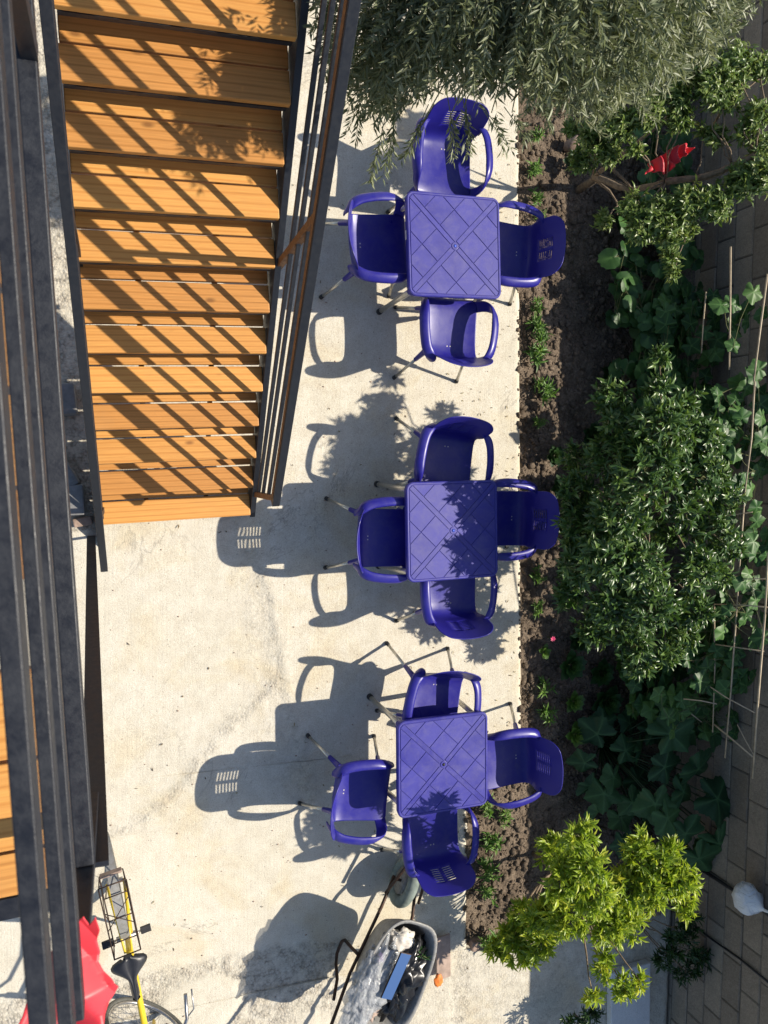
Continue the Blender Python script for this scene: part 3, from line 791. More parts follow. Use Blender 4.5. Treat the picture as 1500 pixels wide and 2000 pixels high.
# ------------------------------------------------------------------ olive tree (top of the photo)
olive = thing('olive_tree', 'large grey-green olive tree overhanging the top of the patio and the stairs', 'tree', (2.95, 4.1, -.05))
oo = Vector(olive.location)
OB = [(710,30,2.35,.22),(800,30,2.5,.28),(930,10,2.65,.34),(1080,20,2.7,.36),(1220,10,2.6,.34),(1320,0,2.5,.26),(760,120,2.15,.18),(860,105,2.3,.24),
      (990,100,2.45,.28),(1110,90,2.45,.28),(1220,80,2.35,.2),(1310,50,2.3,.18),(1380,30,2.3,.16),(1350,-20,2.4,.25),(1260,110,2.2,.14),(1180,140,2.15,.14),(900,170,2.1,.12),(1010,150,2.2,.16),(1120,150,2.2,.15),(730,190,2.0,.10),
      (640,50,1.9,.16),(655,120,1.8,.12),(610,10,1.9,.16),(800,-110,2.8,.4),(1000,-130,3.0,.5),(1200,-130,2.9,.5),(670,-110,2.7,.32),(1360,-80,2.5,.34),(770,170,2.05,.10),(960,180,2.05,.10)]
tw, od, oc = blob_points(OB, 2900, .2)
hub_ = np.array(list(at(1040, -160, 2.6)))
tdir = unit(unit(tw-hub_)*np.array([1, 1, .3])+.55*rng.normal(size=tw.shape)*np.array([1, 1, .6])+np.array([.12, -.15, -.12]))
# long hanging sprays
SPR = [((745,250),(735,345),2.0),((770,240),(760,330),1.95),((880,225),(890,300),1.95),((905,210),(930,290),2.0),((1050,190),(1080,240),2.1),((1090,200),(1190,250),2.1),((1200,150),(1290,230),2.2),
       ((1290,60),(1400,110),2.3),((1330,20),(1430,60),2.4),((830,230),(800,300),2.0),((700,190),(690,260),1.9),((960,220),(1000,290),2.0),((1000,220),(1040,270),2.0),((1150,180),(1180,215),2.1)]
tl = .13+.11*rng.random(len(tw))
LIMX = [560, 600, 680, 720, 760, 800, 860, 930, 1000, 1040, 1090, 1180, 1250, 1300, 1360, 1400, 1440, 1500]
LIMY = [-20, 110, 215, 255, 245, 205, 180, 185, 180, 205, 228, 235, 215, 185, 140, 105, 60, -10]
keep = []
for i_ in range(len(tw)):
    ok = True
    for tip in (tw[i_], tw[i_]+tdir[i_]*tl[i_]+np.array([0, 0, -.05])):
        qx, qy = pix(tip)
        if qy > np.interp(qx, LIMX, LIMY)+random.gauss(0, 14): ok = False
        if qx < 600 and qy > -60: ok = False
        if tip[1] < 2.4 and tip[0]-(tip[2]-2.0) < .42 and random.random() < .9: ok = False
    keep.append(ok)
keep = np.array(keep); tw, tdir, tl = tw[keep], tdir[keep], tl[keep]
P0 = [tuple(x) for x in tw]; D0 = [tuple(x) for x in tdir]; L0 = list(tl)
for a, b, z in SPR:
    for q_ in range(3):
        pa = at(a[0]+random.uniform(-8, 8), a[1]+random.uniform(-8, 8), z); pb = at(b[0]+random.uniform(-14, 14), b[1]+random.uniform(-10, 10), z-.1); P0.append(tuple(pa)); D0.append(tuple((pb-pa).normalized())); L0.append((pb-pa).length)
P0 = np.array(P0); D0 = np.array(D0); L0 = np.array(L0)
NL = 22
tt_ = np.tile(np.linspace(.05, 1, NL), len(P0)); pi_ = np.repeat(np.arange(len(P0)), NL)
droop = np.array([0, 0, -.22])
pos = P0[pi_]+D0[pi_]*(L0[pi_]*tt_)[:, None]+droop*(L0[pi_]*tt_**2)[:, None]
side = unit(np.cross(D0[pi_], rng.normal(size=(len(pi_), 3))))
ld_ = unit(D0[pi_]*.75+side*.75+np.array([0, 0, -.05])); nr_ = rng.normal(size=ld_.shape)*.6+np.array([.25, 0, .9])
V, F, r_ = leaves(pos, ld_, nr_, .040+.024*rng.random(len(pos)), .0085+.004*rng.random(len(pos)), LEAF_D, np.clip(np.repeat(rng.random(len(P0)), NL)*.5+rng.random(len(pos))*.5, 0, 1))
V = V-np.array(oo); crown = foliage('crown', V, F, r_, M['olive'], olive)
tm = MB()
for i in range(0, len(P0), 2):
    p = Vector(P0[i])-oo; d = Vector(D0[i]); l_ = L0[i]; tm.tube([p-d*.08, p+d*l_*.5-Vector((0, 0, .22*l_*.25)), p+d*l_-Vector((0, 0, .22*l_))], [.0028, .002, .0008], 3, cap=False)
for (a, b, z) in SPR:
    pa = at(a[0], a[1], z)-oo; hubp = Vector(hub_)-oo; tm.tube([pa, pa.lerp(hubp, .25)+Vector((0, 0, .05))], [.003, .005], 3, cap=False)
tw_o = part('twigs', tm, M['twig'], olive); tw_o['kind'] = 'stuff'
tk = MB(); top = Vector(hub_)-oo
tk.tube([(0, 0, 0), (-.05, -.1, .6), (-.1, -.25, 1.2), tuple(top*.8)], [.12, .095, .08, .055], 10)
for b in OB: branch(tk, top*.8, at(b[0], b[1], b[2]-.1)-oo, .03, .006, .1)
part('trunk', tk, M['bark'], olive, True)

# ------------------------------------------------------------------ broadleaf plants made of leaf rosettes
def rosettes(centers, dirs, per, length, width, spread=.9, up=(.2, 0, .8), tmpl=LEAF_F, curl=.25, stem=.05):
    n = len(centers); idx = np.repeat(np.arange(n), per); D = unit(np.asarray(dirs, float))[idx]
    side = unit(np.cross(D, rng.normal(size=D.shape))); k = rng.random((len(idx), 1))
    d = unit(D*(1-spread*k*.75)+side*spread*(.35+.75*k))
    pos = np.asarray(centers)[idx]-D*(stem*k)
    nr = unit(D*.9+rng.normal(size=D.shape)*.35+np.array(up)*.5)
    ln = length*(.65+.6*rng.random(len(idx))); tone = np.clip(np.repeat(rng.random(n), per)*.55+.45*rng.random(len(idx)), 0, 1)
    return leaves(pos, d, nr, ln, ln*width*(.8+.4*rng.random(len(idx))), tmpl, tone, curl)
def joinv(parts_):
    Vs, Fs, Rs = [], [], []; k = 0
    for V, F, r in parts_: Vs.append(V); Fs.append(F+k); Rs.append(r); k += len(V)
    return np.concatenate(Vs), np.concatenate(Fs), np.concatenate(Rs)
def bush(name, label, cat, base, blobs, nros, per, length, width, m, trunk_r=.03, shell=.6, updir=.6, spread=.9, curl=.25, forks=None, twigs=True, limb=.012):
    t = thing(name, label, cat, base); b0 = Vector(base)
    c, d, cc = blob_points(blobs, nros, shell)
    d = unit(d+np.array([.12, 0, updir])+.3*rng.normal(size=d.shape))
    V, F, r = rosettes(c, d, per, length, width, spread, curl=curl)
    foliage('crown', V-np.array(base), F, r, m, t)
    mb = MB(); fk = forks or [Vector((0, 0, .35))]
    mb.tube([(0, 0, -.05), (.01, .01, fk[0][2]*.5), tuple(fk[0])], [trunk_r, trunk_r*.85, trunk_r*.7], 8)
    for f0, f1 in zip(fk, fk[1:]): branch(mb, f0, f1, trunk_r*.7, trunk_r*.6, .05)
    for bl in blobs:
        p = at(bl[0], bl[1], bl[2])-b0; f0 = min(fk, key=lambda f: (Vector(f)-p).length); branch(mb, f0, p, limb, .004, .08, 5, 5)
    part('trunk', mb, M['bark'], t, True)
    if twigs:
        tm = MB()
        for i in range(0, nros, 2):
            p = Vector(c[i])-b0; q0 = Vector(cc[i])-b0; tm.tube([p, p.lerp(q0, .5)+Vector((0, 0, -.02)), q0], [.0014, .0022, .003], 3, cap=False)
        o = part('twigs', tm, M['twig'], t); o['kind'] = 'stuff'
    return t

PB = [(1440,130,1.95,.13),(1395,160,1.9,.14),(1350,120,1.8,.11),(1420,190,1.9,.10),(1330,230,1.7,.09),(1270,215,1.65,.11),(1210,240,1.5,.11),(1160,270,1.3,.10),(1330,190,1.75,.08),
      (1480,225,2.0,.09),(1495,290,1.95,.09),(1460,260,1.9,.07),(1400,265,1.75,.07),(1450,355,1.9,.11),(1490,340,2.0,.12),(1400,395,1.8,.12),(1345,395,1.7,.12),(1290,420,1.6,.13),(1235,400,1.5,.09),(1250,450,1.5,.09),
      (1310,450,1.6,.1),(1340,440,1.6,.08),(1312,500,1.5,.06),(1315,535,1.45,.045),(1140,310,1.0,.09),(1190,300,1.3,.08),(1240,290,1.5,.05),(1375,260,1.7,.05),(1180,430,1.0,.06),(1120,250,1.2,.05),(1490,130,2.0,.08)]
PB = [(a_, b_, c_*.78, d_*1.18) for a_, b_, c_, d_ in PB]
pb = at(1128, 372, -.05)
pear = bush('pear_tree', 'young pear tree with bent bare limbs and curled leaves near the block wall', 'tree', tuple(pb), PB, 2200, 7, .044, .42, M['pear'], .035, .45, .5, 1.1, .55,
            forks=[at(1160, 345, .43)-pb, at(1235, 372, .8)-pb, at(1300, 355, 1.1)-pb, at(1360, 350, 1.25)-pb, at(1430, 325, 1.4)-pb, at(1480, 300, 1.52)-pb], limb=.006)
mb = MB(); z0 = at(1160, 345, .55)-pb
for pth in ([(1160,345,.55),(1210,305,1.0),(1280,250,1.4),(1340,195,1.7),(1400,150,1.85)], [(1300,355,1.4),(1360,350,1.6),(1430,325,1.8),(1480,300,1.95)], [(1385,262,1.6),(1410,215,1.75),(1450,180,1.9),(1500,140,2.0)], [(1230,372,1.0),(1250,400,1.2),(1262,425,1.4)], [(1160,350,.5),(1190,372,.6),(1205,395,.65),(1206,420,.65)], [(1160,345,.55),(1163,300,.8),(1165,270,.95)]):
    pth = [(a_, b_, c_*.78) for a_, b_, c_ in pth]
    pts = [at(*p)-pb for p in pth]; n = len(pts); mb.tube(pts, [.019*(1-.75*i/(n-1)) if len(pth) > 4 else .012*(1-.7*i/(n-1)) for i in range(n)], 6)
part('limb', mb, M['bark'], pear, True)

CB = [(1288,700,1.75,.07),(1285,760,1.75,.09),(1195,775,1.55,.12),(1210,830,1.65,.14),(1290,840,1.9,.2),(1345,780,1.6,.09),(1370,850,1.75,.14),(1190,900,1.7,.15),(1260,930,2.05,.22),(1370,930,1.85,.18),(1420,970,1.7,.12),
      (1130,960,1.5,.12),(1130,1030,1.5,.14),(1200,1010,1.85,.16),(1390,1040,1.75,.14),(1340,1000,1.9,.1),(1190,1090,1.85,.18),(1140,1110,1.6,.14),(1260,1110,1.95,.15),(1360,1110,1.8,.15),(1270,1180,1.8,.18),(1190,1180,1.6,.14),(1350,1190,1.6,.14),
      (1160,1230,1.3,.12),(1240,1250,1.5,.13),(1300,1270,1.4,.1),(1110,1160,1.2,.1),(1400,1120,1.6,.1),(1230,870,1.9,.12)]
CB += [(1135,900,1.1,.12),(1130,980,1.1,.11),(1135,1060,1.1,.12),(1125,1110,1.1,.12),(1305,1040,1.5,.12),(1320,890,1.8,.16),(1230,1030,1.7,.14),(1420,1060,1.6,.12),(1250,1290,1.2,.12),(1330,1240,1.4,.12)]
CB = [(a_, b_, c_*(.80 if b_ < 860 else .73), d_*1.1) for a_, b_, c_, d_ in CB]
cb = Vector((3.72, -.22, -.05))
bush('citrus_tree', 'dense dark green citrus tree with glossy leaves beside the middle table', 'tree', tuple(cb), CB, 2250, 8, .064, .36, M['citrus'], .04, .6, .55, .95, .3, forks=[Vector((0, 0, .5)), Vector((-.1, 0, .8)), Vector((-.12, .1, 1.0))], limb=.007)

YB = [(1128,1630,1.42,.10),(1150,1690,1.40,.11),(1100,1720,1.3,.12),(1160,1750,1.35,.13),(1110,1790,1.0,.13),(1060,1790,.8,.11),(1060,1840,.65,.1),(1000,1830,.45,.1),(1040,1870,.55,.07),(1190,1810,1.1,.11),(1250,1660,1.15,.1),(1290,1690,1.2,.11),(1330,1720,1.25,.1),(1280,1740,1.2,.13),(1340,1770,1.2,.07),(1220,1740,1.1,.14),
      (1180,1870,1.0,.05),(1180,1900,1.0,.06),(1220,1930,1.0,.08),(1160,1950,.95,.05),(1250,1915,1.0,.05),(970,1850,.35,.07)]
YB = [(a_, b_, c_, d_*1.2) for a_, b_, c_, d_ in YB]+[(1020,1790,.5,.12),(1010,1860,.4,.11),(1080,1660,1.0,.11),(1230,1800,1.1,.13),(1310,1660,1.15,.08)]
yb = Vector((3.35, -3.25, -.05))
bush('shrub', 'yellow-green shrub glowing in the sun at the bottom end of the garden', 'shrub', tuple(yb), YB, 1150, 8, .070, .30, M['lime'], .022, .55, .7, .85, .2, forks=[Vector((0, 0, .3)), Vector((.05, 0, .6))])
DBs = [(1330,1840,.5,.16),(1300,1870,.45,.12),(1370,1870,.45,.12),(1340,1900,.4,.1),(1350,1810,.5,.12)]
bush('shrub', 'dark green leafy shrub in the shade at the corner of the pale slab', 'shrub', (4.35, -3.95, -.05), DBs, 130, 8, .06, .3, M['dark'], .015, .5, .7, forks=[Vector((0, 0, .15))], limb=.006)
bush('shrub', 'small dark shrub at the bottom edge beside the pale slab', 'shrub', (3.78, -4.75, 0), [(1150,1990,.3,.13),(1120,2010,.3,.12)], 60, 8, .05, .3, M['dark'], .012, .5, .7, forks=[Vector((0, 0, .1))], limb=.005)

# small rosette plants along the patio edge
SEED = [(1045,265,.05),(1042,330,.055),(1040,388,.05),(1048,430,.04),(1045,597,.05),(1050,640,.075),(1050,690,.08),(1054,762,.075),(1046,832,.045),(1043,1120,.05),(1047,1186,.05),(1058,1335,.06),(1062,1388,.065),(945,1575,.06),(955,1640,.075),(950,1690,.075),(947,1740,.055),(945,1842,.08),(985,1590,.05)]
ords = ['first', 'second', 'third', 'fourth', 'fifth', 'sixth', 'seventh', 'eighth', 'ninth', 'tenth', 'eleventh', 'twelfth', 'thirteenth', 'fourteenth', 'fifteenth', 'sixteenth', 'seventeenth', 'eighteenth', 'nineteenth']
for (px, py, s), od_ in zip(sorted(SEED, key=lambda q: q[1]), ords):
    s *= 1.25
    b = at(px, py, -.03); t = thing('seedling', 'small green seedling by the patio edge, %s from the top of the photo' % od_, 'seedling', tuple(b), 0, 'seedlings along the patio edge')
    n = 7 if s > .055 else 4
    c = np.array([[random.uniform(-s, s)*.8, random.uniform(-s, s)*.9, .03+random.random()*s] for _ in range(n)]); c[0, :2] = 0
    V, F, r = rosettes(c, np.tile([0.05, 0, 1.0], (n, 1)), 11, s*.75, .26, 1.15, curl=.3); foliage('leaves', V, F, r, M['seed'], t)
    mb = MB(); [mb.tube([(0, 0, -.03), tuple(q*np.array([.6, .6, .5])), tuple(q)], [.003, .0025, .002], 4) for q in c]; part('stem', mb, M['twig'], t)
def leaf_plant(name, label, cat, px, py, s, n, m, z=-.02, cup=.5, tone=(0, 1)):
    b = at(px, py, z); t = thing(name, label, cat, tuple(b)); P, D, Nn = [], [], []
    for k in range(n):
        f = (k+.5)/n; a = k*2.39996; el = R_(78-70*f); P.append((math.cos(a)*s*.15*f, math.sin(a)*s*.15*f, .05+s*.35*(1-f))); D.append((math.cos(a)*math.cos(el), math.sin(a)*math.cos(el), math.sin(el))); Nn.append((-math.cos(a)*cup, -math.sin(a)*cup, 1))
    ln = np.array([s*(.55+.5*(k/n)) for k in range(n)])
    V, F, r = leaves(P, D, Nn, ln, ln*.85, LEAF_F, np.array([tone[1]-(tone[1]-tone[0])*k/n for k in range(n)]), -.15)
    for_ = foliage('leaves', V, F, r, m, t); part('stem', MB().tube([(0, 0, -.06), (0, 0, .06)], [.012, .008], 6), M['twig'], t); return t
leaf_plant('cabbage', 'round pale green cabbage in the soil right of the bottom table', 'cabbage', 1112, 1366, .10, 22, M['seed'])
leaf_plant('lettuce', 'loose green lettuce clump behind the cabbage', 'lettuce', 1175, 1365, .15, 26, M['vine'])
leaf_plant('lettuce', 'bright frilly lettuce at the edge of the squash leaves', 'lettuce', 1215, 1400, .09, 20, M['seed'])
leaf_plant('lettuce', 'yellowish low lettuce beside the bottom right chair', 'lettuce', 1115, 1430, .11, 20, M['seed'], tone=(.3, 1))
leaf_plant('salad_plant', 'broad-leaved salad plant with browning tips near the patio', 'plant', 1105, 1295, .14, 22, M['vine'])
leaf_plant('salad_plant', 'small bright salad plant under the citrus tree', 'plant', 1112, 1170, .11, 14, M['seed'])
leaf_plant('salad_plant', 'narrow pale salad plant just below the pink flower', 'plant', 1055, 1270, .07, 12, M['seed'])
leaf_plant('salad_plant', 'brown-edged leafy plant at the lower rim of the citrus tree', 'plant', 1205, 1290, .10, 16, M['seed'], tone=(.4, 1))
leaf_plant('salad_plant', 'shaded green plant beneath the pear tree by the soil', 'plant', 1205, 430, .12, 16, M['dark'])
leaf_plant('salad_plant', 'low dark weed clump left of the pear trunk', 'plant', 1115, 325, .11, 18, M['dark'])
leaf_plant('salad_plant', 'dark low plant under the left side of the citrus tree', 'plant', 1085, 950, .10, 30, M['dark'])
leaf_plant('salad_plant', 'dark low plant left of the citrus tree near the middle chair', 'plant', 1075, 890, .09, 30, M['dark'])
for px_, py_, sz, lab in ((1100, 1020, .11, 'dark low plant at the left foot of the citrus tree, level with the middle table'), (1125, 1245, .12, 'dark bushy herb between the citrus tree and the pink flower'), (1165, 1310, .12, 'dark green herb clump left of the browning salad plants'), (1250, 1330, .13, 'broad dark herb clump above the frilly lettuce'), (1185, 730, .10, 'low dark herb at the upper left foot of the citrus tree'), (1150, 850, .11, 'dark herb half under the left crown of the citrus tree'), (1160, 1200, .11, 'shaded herb beneath the lower left of the citrus tree')):
    leaf_plant('herb', lab, 'herb', px_, py_, sz, 34, M['dark'] if py_ != 1310 else M['vine'])
fl = thing('flower', 'small pink flower in the soil right of the patio', 'flower', tuple(at(1072, 1245, -.02)))
P = [(0, 0, .06)]*7; D = [(math.cos(k*.9), math.sin(k*.9), .5) for k in range(7)]
V, F, r = leaves(P, D, [(0, 0, 1)]*7, np.full(7, .026), np.full(7, .020), LEAF_F, None, .1); foliage('petals', V, F, r, M['pink'], fl)
part('stem', MB().tube([(0, 0, -.05), (0, 0, .06)], .003, 5), M['twig'], fl)

# big lobed leaves: squash plant, bean and cucumber vines
def lobed_leaf(name, m, lobes=5, depth=.28, nseg=40, cup=.1, tone=.5, ruffle=.05, heart=True, sd=0):
    rngs = [0, .2, .4, .6, .8, 1.0]; V = [(0, 0, 0)]; F = []; VE = [1.0]; r_s = random.Random(sd*7+lobes); jag = [r_s.uniform(-.05, .05) for _ in range(nseg)]
    for r in rngs[1:]:
        for k in range(nseg):
            a = 2*math.pi*k/nseg; lob = 1-depth*(abs(math.sin(lobes*a/2)))**1.3
            if heart: lob *= 1-.55*math.exp(-((a-math.pi)/.28)**2)
            lob *= 1+.12*math.cos(a)+.045*math.sin(k*2.6+sd)+.05*math.sin(a*2+sd*1.7)
            lob *= 1+jag[k]*(1 if r > .95 else .2); rr_ = r*lob; VE.append(max(0, math.cos(lobes*a))**10*(1-.5*r))
            z = -cup*r*r + .028*r*math.cos(lobes*a) + ruffle*r*r*(math.sin(a*7+sd*2)*.5+math.sin(a*11+sd*5)*.4+math.sin(a*3+sd)) - .05*math.cos(a*2+sd)*r
            V.append((rr_*math.cos(a)+.25, rr_*math.sin(a), z))
    V[0] = (.25, 0, 0)
    for k in range(nseg): F.append((0, 1+k, 1+(k+1) % nseg))
    me_f = [list(f) for f in F]
    for i in range(4):
        for k in range(nseg):
            a = 1+i*nseg+k; b = 1+i*nseg+(k+1) % nseg; me_f.append([a, a+nseg, b+nseg, b])
    me = bpy.data.meshes.new(name); me.from_pydata(V, [], me_f); me.materials.append(m)
    at_ = me.attributes.new('rnd', 'FLOAT', 'POINT'); at_.data.foreach_set('value', [tone]*len(V)); av = me.attributes.new('vein', 'FLOAT', 'POINT'); av.data.foreach_set('value', VE); me.polygons.foreach_set('use_smooth', [True]*len(me.polygons))
    return me
def put_leaf(mesh, parent, p, size, heading, tilt, roll, b0):
    o = link('leaf', mesh, parent, Vector(p)-b0); o.rotation_mode = 'QUATERNION'
    o.rotation_quaternion = (Matrix.Rotation(heading, 3, 'Z') @ Matrix.Rotation(tilt, 3, 'Y') @ Matrix.Rotation(roll, 3, 'X')).to_quaternion()
    o.scale = (size, size, size); return o
SQ = [lobed_leaf('leaf', M['squash'], 5, .26, 60, .20, t_, .06, True, i) for i, t_ in enumerate((.1, .35, .6, .8, .95))]
VN = [lobed_leaf('leaf', M['vine'], 5, .24, 40, .14, t_, .05, True, i) for i, t_ in enumerate((.1, .3, .5, .7, .95))]
BN = [lobed_leaf('leaf', M['vine'], 1, .15, 26, .12, t_, .03, True, i) for i, t_ in enumerate((.0, .2, .4, .6))]
sq_b = Vector((4.0, -2.35, -.05))
sq = thing('squash_plant', 'sprawling squash plant with very large dark leaves in the wall shade', 'plant', tuple(sq_b))
SQP = [(1175,1440,.45,.19),(1150,1490,.4,.15),(1215,1470,.5,.16),(1180,1540,.45,.18),(1170,1580,.4,.15),(1240,1520,.4,.17),(1230,1420,.35,.15),(1300,1440,.55,.2),(1345,1420,.5,.19),(1390,1440,.5,.16),(1290,1500,.5,.17),(1360,1500,.6,.22),(1330,1545,.5,.18),(1280,1560,.5,.18),(1300,1590,.55,.16),(1390,1555,.6,.22),(1420,1585,.55,.18),(1340,1620,.55,.2),(1400,1640,.55,.22),(1360,1670,.5,.2),(1420,1680,.35,.2),(1220,1640,.55,.15),(1260,1650,.5,.13),(1260,1610,.4,.16),(1210,1590,.35,.16),(1290,1680,.35,.16),(1180,1420,.3,.15),(1290,1390,.4,.16),(1250,1370,.35,.14)]
SQP = [(a_, b_, (c_ if a_ > 1265 else c_*.45), d_*(1 if a_ > 1265 else .85)) for a_, b_, c_, d_ in SQP]
SQP += [(1310,1410,.45,.16),(1440,1620,.5,.17),(1440,1540,.5,.15),(1250,1470,.3,.14),(1320,1660,.4,.17),(1200,1510,.2,.14),(1160,1530,.15,.13),(1270,1430,.3,.15),(1440,1660,.45,.17),(1230,1560,.25,.15)]
stm = MB()
for i, (px, py, z, s) in enumerate(SQP):
    p = at(px, py, z); hd = math.atan2(p.y-sq_b.y, p.x-sq_b.x)+random.uniform(-.5, .5)
    put_leaf(SQ[i % 5], sq, p, s*1.05, hd, random.uniform(-.2, .6), random.uniform(-.45, .45), sq_b)
    stm.tube([(0, 0, 0), tuple((p-sq_b)*.5+Vector((0, 0, .02))), tuple(p-sq_b+Vector((0, 0, -.01)))], [.008, .006, .004], 5)
part('stem', stm, M['dark'], sq, True)
# cane trellis on the wall side
tb = Vector((4.5, -.6, -.05))
tr_ = thing('cane_trellis', 'trellis of thin dry canes tied together in front of the wall', 'trellis', tuple(tb))
CAN = [((1427,482,1.0),(1424,722,.95),.012),((1499,535,1.25),(1472,745,1.2),.012),((1474,745,1.2),(1455,960,1.15),.011),((1455,960,1.15),(1438,1200,1.05),.011),((1438,1200,1.05),(1416,1480,.75),.011),((1500,1080,1.35),(1494,1200,1.3),.012),((1494,1200,1.3),(1470,1520,1.05),.013),((1379,570,.75),(1370,690,.7),.009),
       ((1395,1180,.9),(1500,1186,1.3),.009),((1395,1258,.85),(1492,1272,1.22),.008),((1400,1130,.9),(1500,1130,1.3),.007),((1370,1330,.75),(1474,1392,1.15),.009),((1335,1365,.7),(1400,1375,.9),.009),((1395,1415,.75),(1470,1478,1.1),.012),((1345,1390,.6),(1370,1410,.62),.008),((1395,1180,.9),(1392,1430,.7),.009),((1440,1415,1.0),(1472,1474,1.1),.006),((1390,1010,.9),(1470,1000,1.2),.007)]
cm_ = {}
for a, b, r in CAN:
    pa, pb_ = at(*a)-tb, at(*b)-tb; mid = pa.lerp(pb_, .5)+Vector((random.uniform(-.01, .01), random.uniform(-.01, .01), random.uniform(-.01, .01)))
    part('cane', MB().tube([pa, mid, pb_], [r*.62, r*.58, r*.52], 6), M['cane'], tr_, True)
def vine(label, base, regions, meshes, smin, smax, stem=True, grp=None):
    b0 = Vector(base); t = thing('climbing_vine', label, 'vine', tuple(base)); mb = MB(); last = None
    for (x0, y0, x1, y1, z0, z1, n) in regions:
        for k in range(n):
            px, py = random.uniform(x0, x1), random.uniform(y0, y1); p = at(px, py, random.uniform(z0, z1))
            if p.x > WX-.05: p = at(px, py, z1); p.x = min(p.x, WX-.06)
            put_leaf(random.choice(meshes), t, p, random.uniform(smin, smax), random.uniform(0, 6.28), random.uniform(-.35, .6), random.uniform(-.5, .5), b0)
            if last is not None and (last-p).length < .5: mb.tube([last-b0, last.lerp(p, .5)-b0+Vector((0, 0, -.03)), p-b0], .0025, 3, cap=False)
            last = p
    q_ = part('stem', mb, M['twig'], t); q_['kind'] = 'stuff'; return t
vine('lobed-leaved vine climbing the canes opposite the citrus tree', (4.45, .9, -.05), [(1290,570,1400,760,.25,.45,60),(1400,560,1500,690,.8,1.05,10),(1400,715,1500,880,.8,1.1,34),(1340,760,1450,900,.4,.6,26)], VN, .065, .10)
vine('bright lobed-leaved vine on the canes at the right edge of the photo', (4.5, -.6, -.05), [(1430,880,1500,1060,.9,1.2,22),(1410,1060,1500,1260,.85,1.15,40),(1370,1170,1440,1300,.5,.8,26)], VN, .055, .09)
vine('shaded vine spreading over the lower canes above the squash', (4.2, -1.5, -.05), [(1330,1230,1480,1350,.55,.9,40),(1290,1330,1450,1430,.45,.7,40),(1230,1270,1340,1400,.25,.5,40)], VN, .06, .10)
vine('heart-leaved bean plants in the shade below the pear tree', (4.0, 1.5, -.05), [(1200,480,1320,640,.15,.35,70),(1220,380,1340,480,.15,.35,34),(1240,640,1340,740,.15,.35,30),(1240,240,1340,380,.15,.35,34),(1310,470,1370,600,.2,.4,24)], BN, .06, .095)
vine('dark low bean leaves behind the top of the citrus tree', (4.1, .4, -.05), [(1200,690,1290,830,.1,.3,28),(1380,780,1440,900,.3,.6,14),(1290,1180,1400,1300,.2,.4,20)], BN, .06, .09)

# red rag in the pear tree
rl_px = [(1252,345),(1262,330),(1270,315),(1290,305),(1300,296),(1318,288),(1330,285),(1350,292),(1345,302),(1330,308),(1322,320),(1310,325),(1300,340),(1288,345),(1280,338),(1268,336)]
ol2 = [tuple(at(px, py, 1.1).xy) for px, py in rl_px]
o = torn_sheet('red_scrap', ol2, lambda x, y: 1.1+.10*abs((x*11+y*6) % 1-.5)+.02*math.sin(x*60)+.05*noise.noise(Vector((x*14, y*14, 8))), M['red']); tag(o, 'crumpled red plastic scrap snagged in the pear tree branches', 'plastic scrap')

# white bag hanging on the wall, black cables on the wall
bagp = at(1465, 1745, .95)
bg_ = thing('plastic_bag', 'knotted white plastic bag hanging on the block wall', 'bag', (WX-.14, bagp.y-.02, .98)); bg_.scale = (1.05, 1.05, 1.25)
mb = MB(); nb, sb_ = 10, 16; Vv = []
for i in range(nb):
    f = i/(nb-1); r = .105*math.sin(math.pi*min(1, f*1.02+.02)**.75)**.8*(1 if f < .6 else 1-.55*(f-.6)/.4)+.004
    for k in range(sb_+1):
        a = 2*math.pi*k/sb_; w2 = 1+.06*abs(math.sin(a*4+f*5))+.25*noise.noise(Vector((math.cos(a)*2, math.sin(a)*2, f*4)))+.07*math.sin(a*5)*f
        Vv.append((r*math.cos(a)*w2*.85, r*math.sin(a)*w2, -.10+.24*f))
mb.grid(Vv, nb, sb_+1); part('bag_body', mb, M['whitebag'], bg_, True)
part('handle', MB().tube([(0, 0, .13), (.03, .005, .2), (.10, .01, .30)], [.012, .008, .006], 6), M['whitebag'], bg_, True)
cbm = MB(); a = at(1385, 1865, .25)
cable = MB().tube([(WX-.012, -3.97, .22), (WX-.014, -3.96, .5), (WX-.012, -3.94, .8), (WX-.012, -3.95, 1.25)], .009, 6)
o = link('cable', cable.mesh('cable', M['rubber'], True)); tag(o, 'black cable running up the block wall near the pale slab', 'cable')
cable = MB().tube([(WX-.02, -3.42, .3), (WX-.022, -3.41, .6), (WX-.02, -3.4, .9), (WX-.02, -3.42, 1.25)], .016, 6)
o = link('pipe', cable.mesh('pipe', M['rubber'], True)); tag(o, 'thick black pipe on the block wall beside the white bag', 'pipe')

# ------------------------------------------------------------------ wheelbarrow
WB_A = math.atan2(.489, .226)            # axis heading (towards the wheel)
wbc = Vector((1.87, -3.62, 0))
wb = thing('wheelbarrow', 'dusty grey wheelbarrow loaded with rubbish at the bottom of the patio', 'wheelbarrow', tuple(wbc), WB_A)
def ring_pts(rx0, rx1, ry0, ry1, z, n=40, p=3.2):   # rounded outline; x = axis
    out = []
    for k in range(n):
        a = 2*math.pi*k/n; c, s = math.cos(a), math.sin(a)
        x = math.copysign(abs(c)**(2/p), c); y = math.copysign(abs(s)**(2/p), s)
        xx = (x+1)/2; hw = ry0+(ry1-ry0)*xx
        out.append((rx0+(rx1-rx0)*xx, y*hw, z))
    return out
mb = MB(); rings = [ring_pts(-.24, .24, .16, .13, .28), ring_pts(-.36, .34, .24, .20, .46), ring_pts(-.42, .40, .275, .225, .60), ring_pts(-.435, .415, .29, .24, .605), ring_pts(-.43, .41, .285, .235, .615), ring_pts(-.405, .385, .262, .212, .60), ring_pts(-.35, .33, .232, .192, .465), ring_pts(-.235, .235, .155, .125, .29)]
n = 40
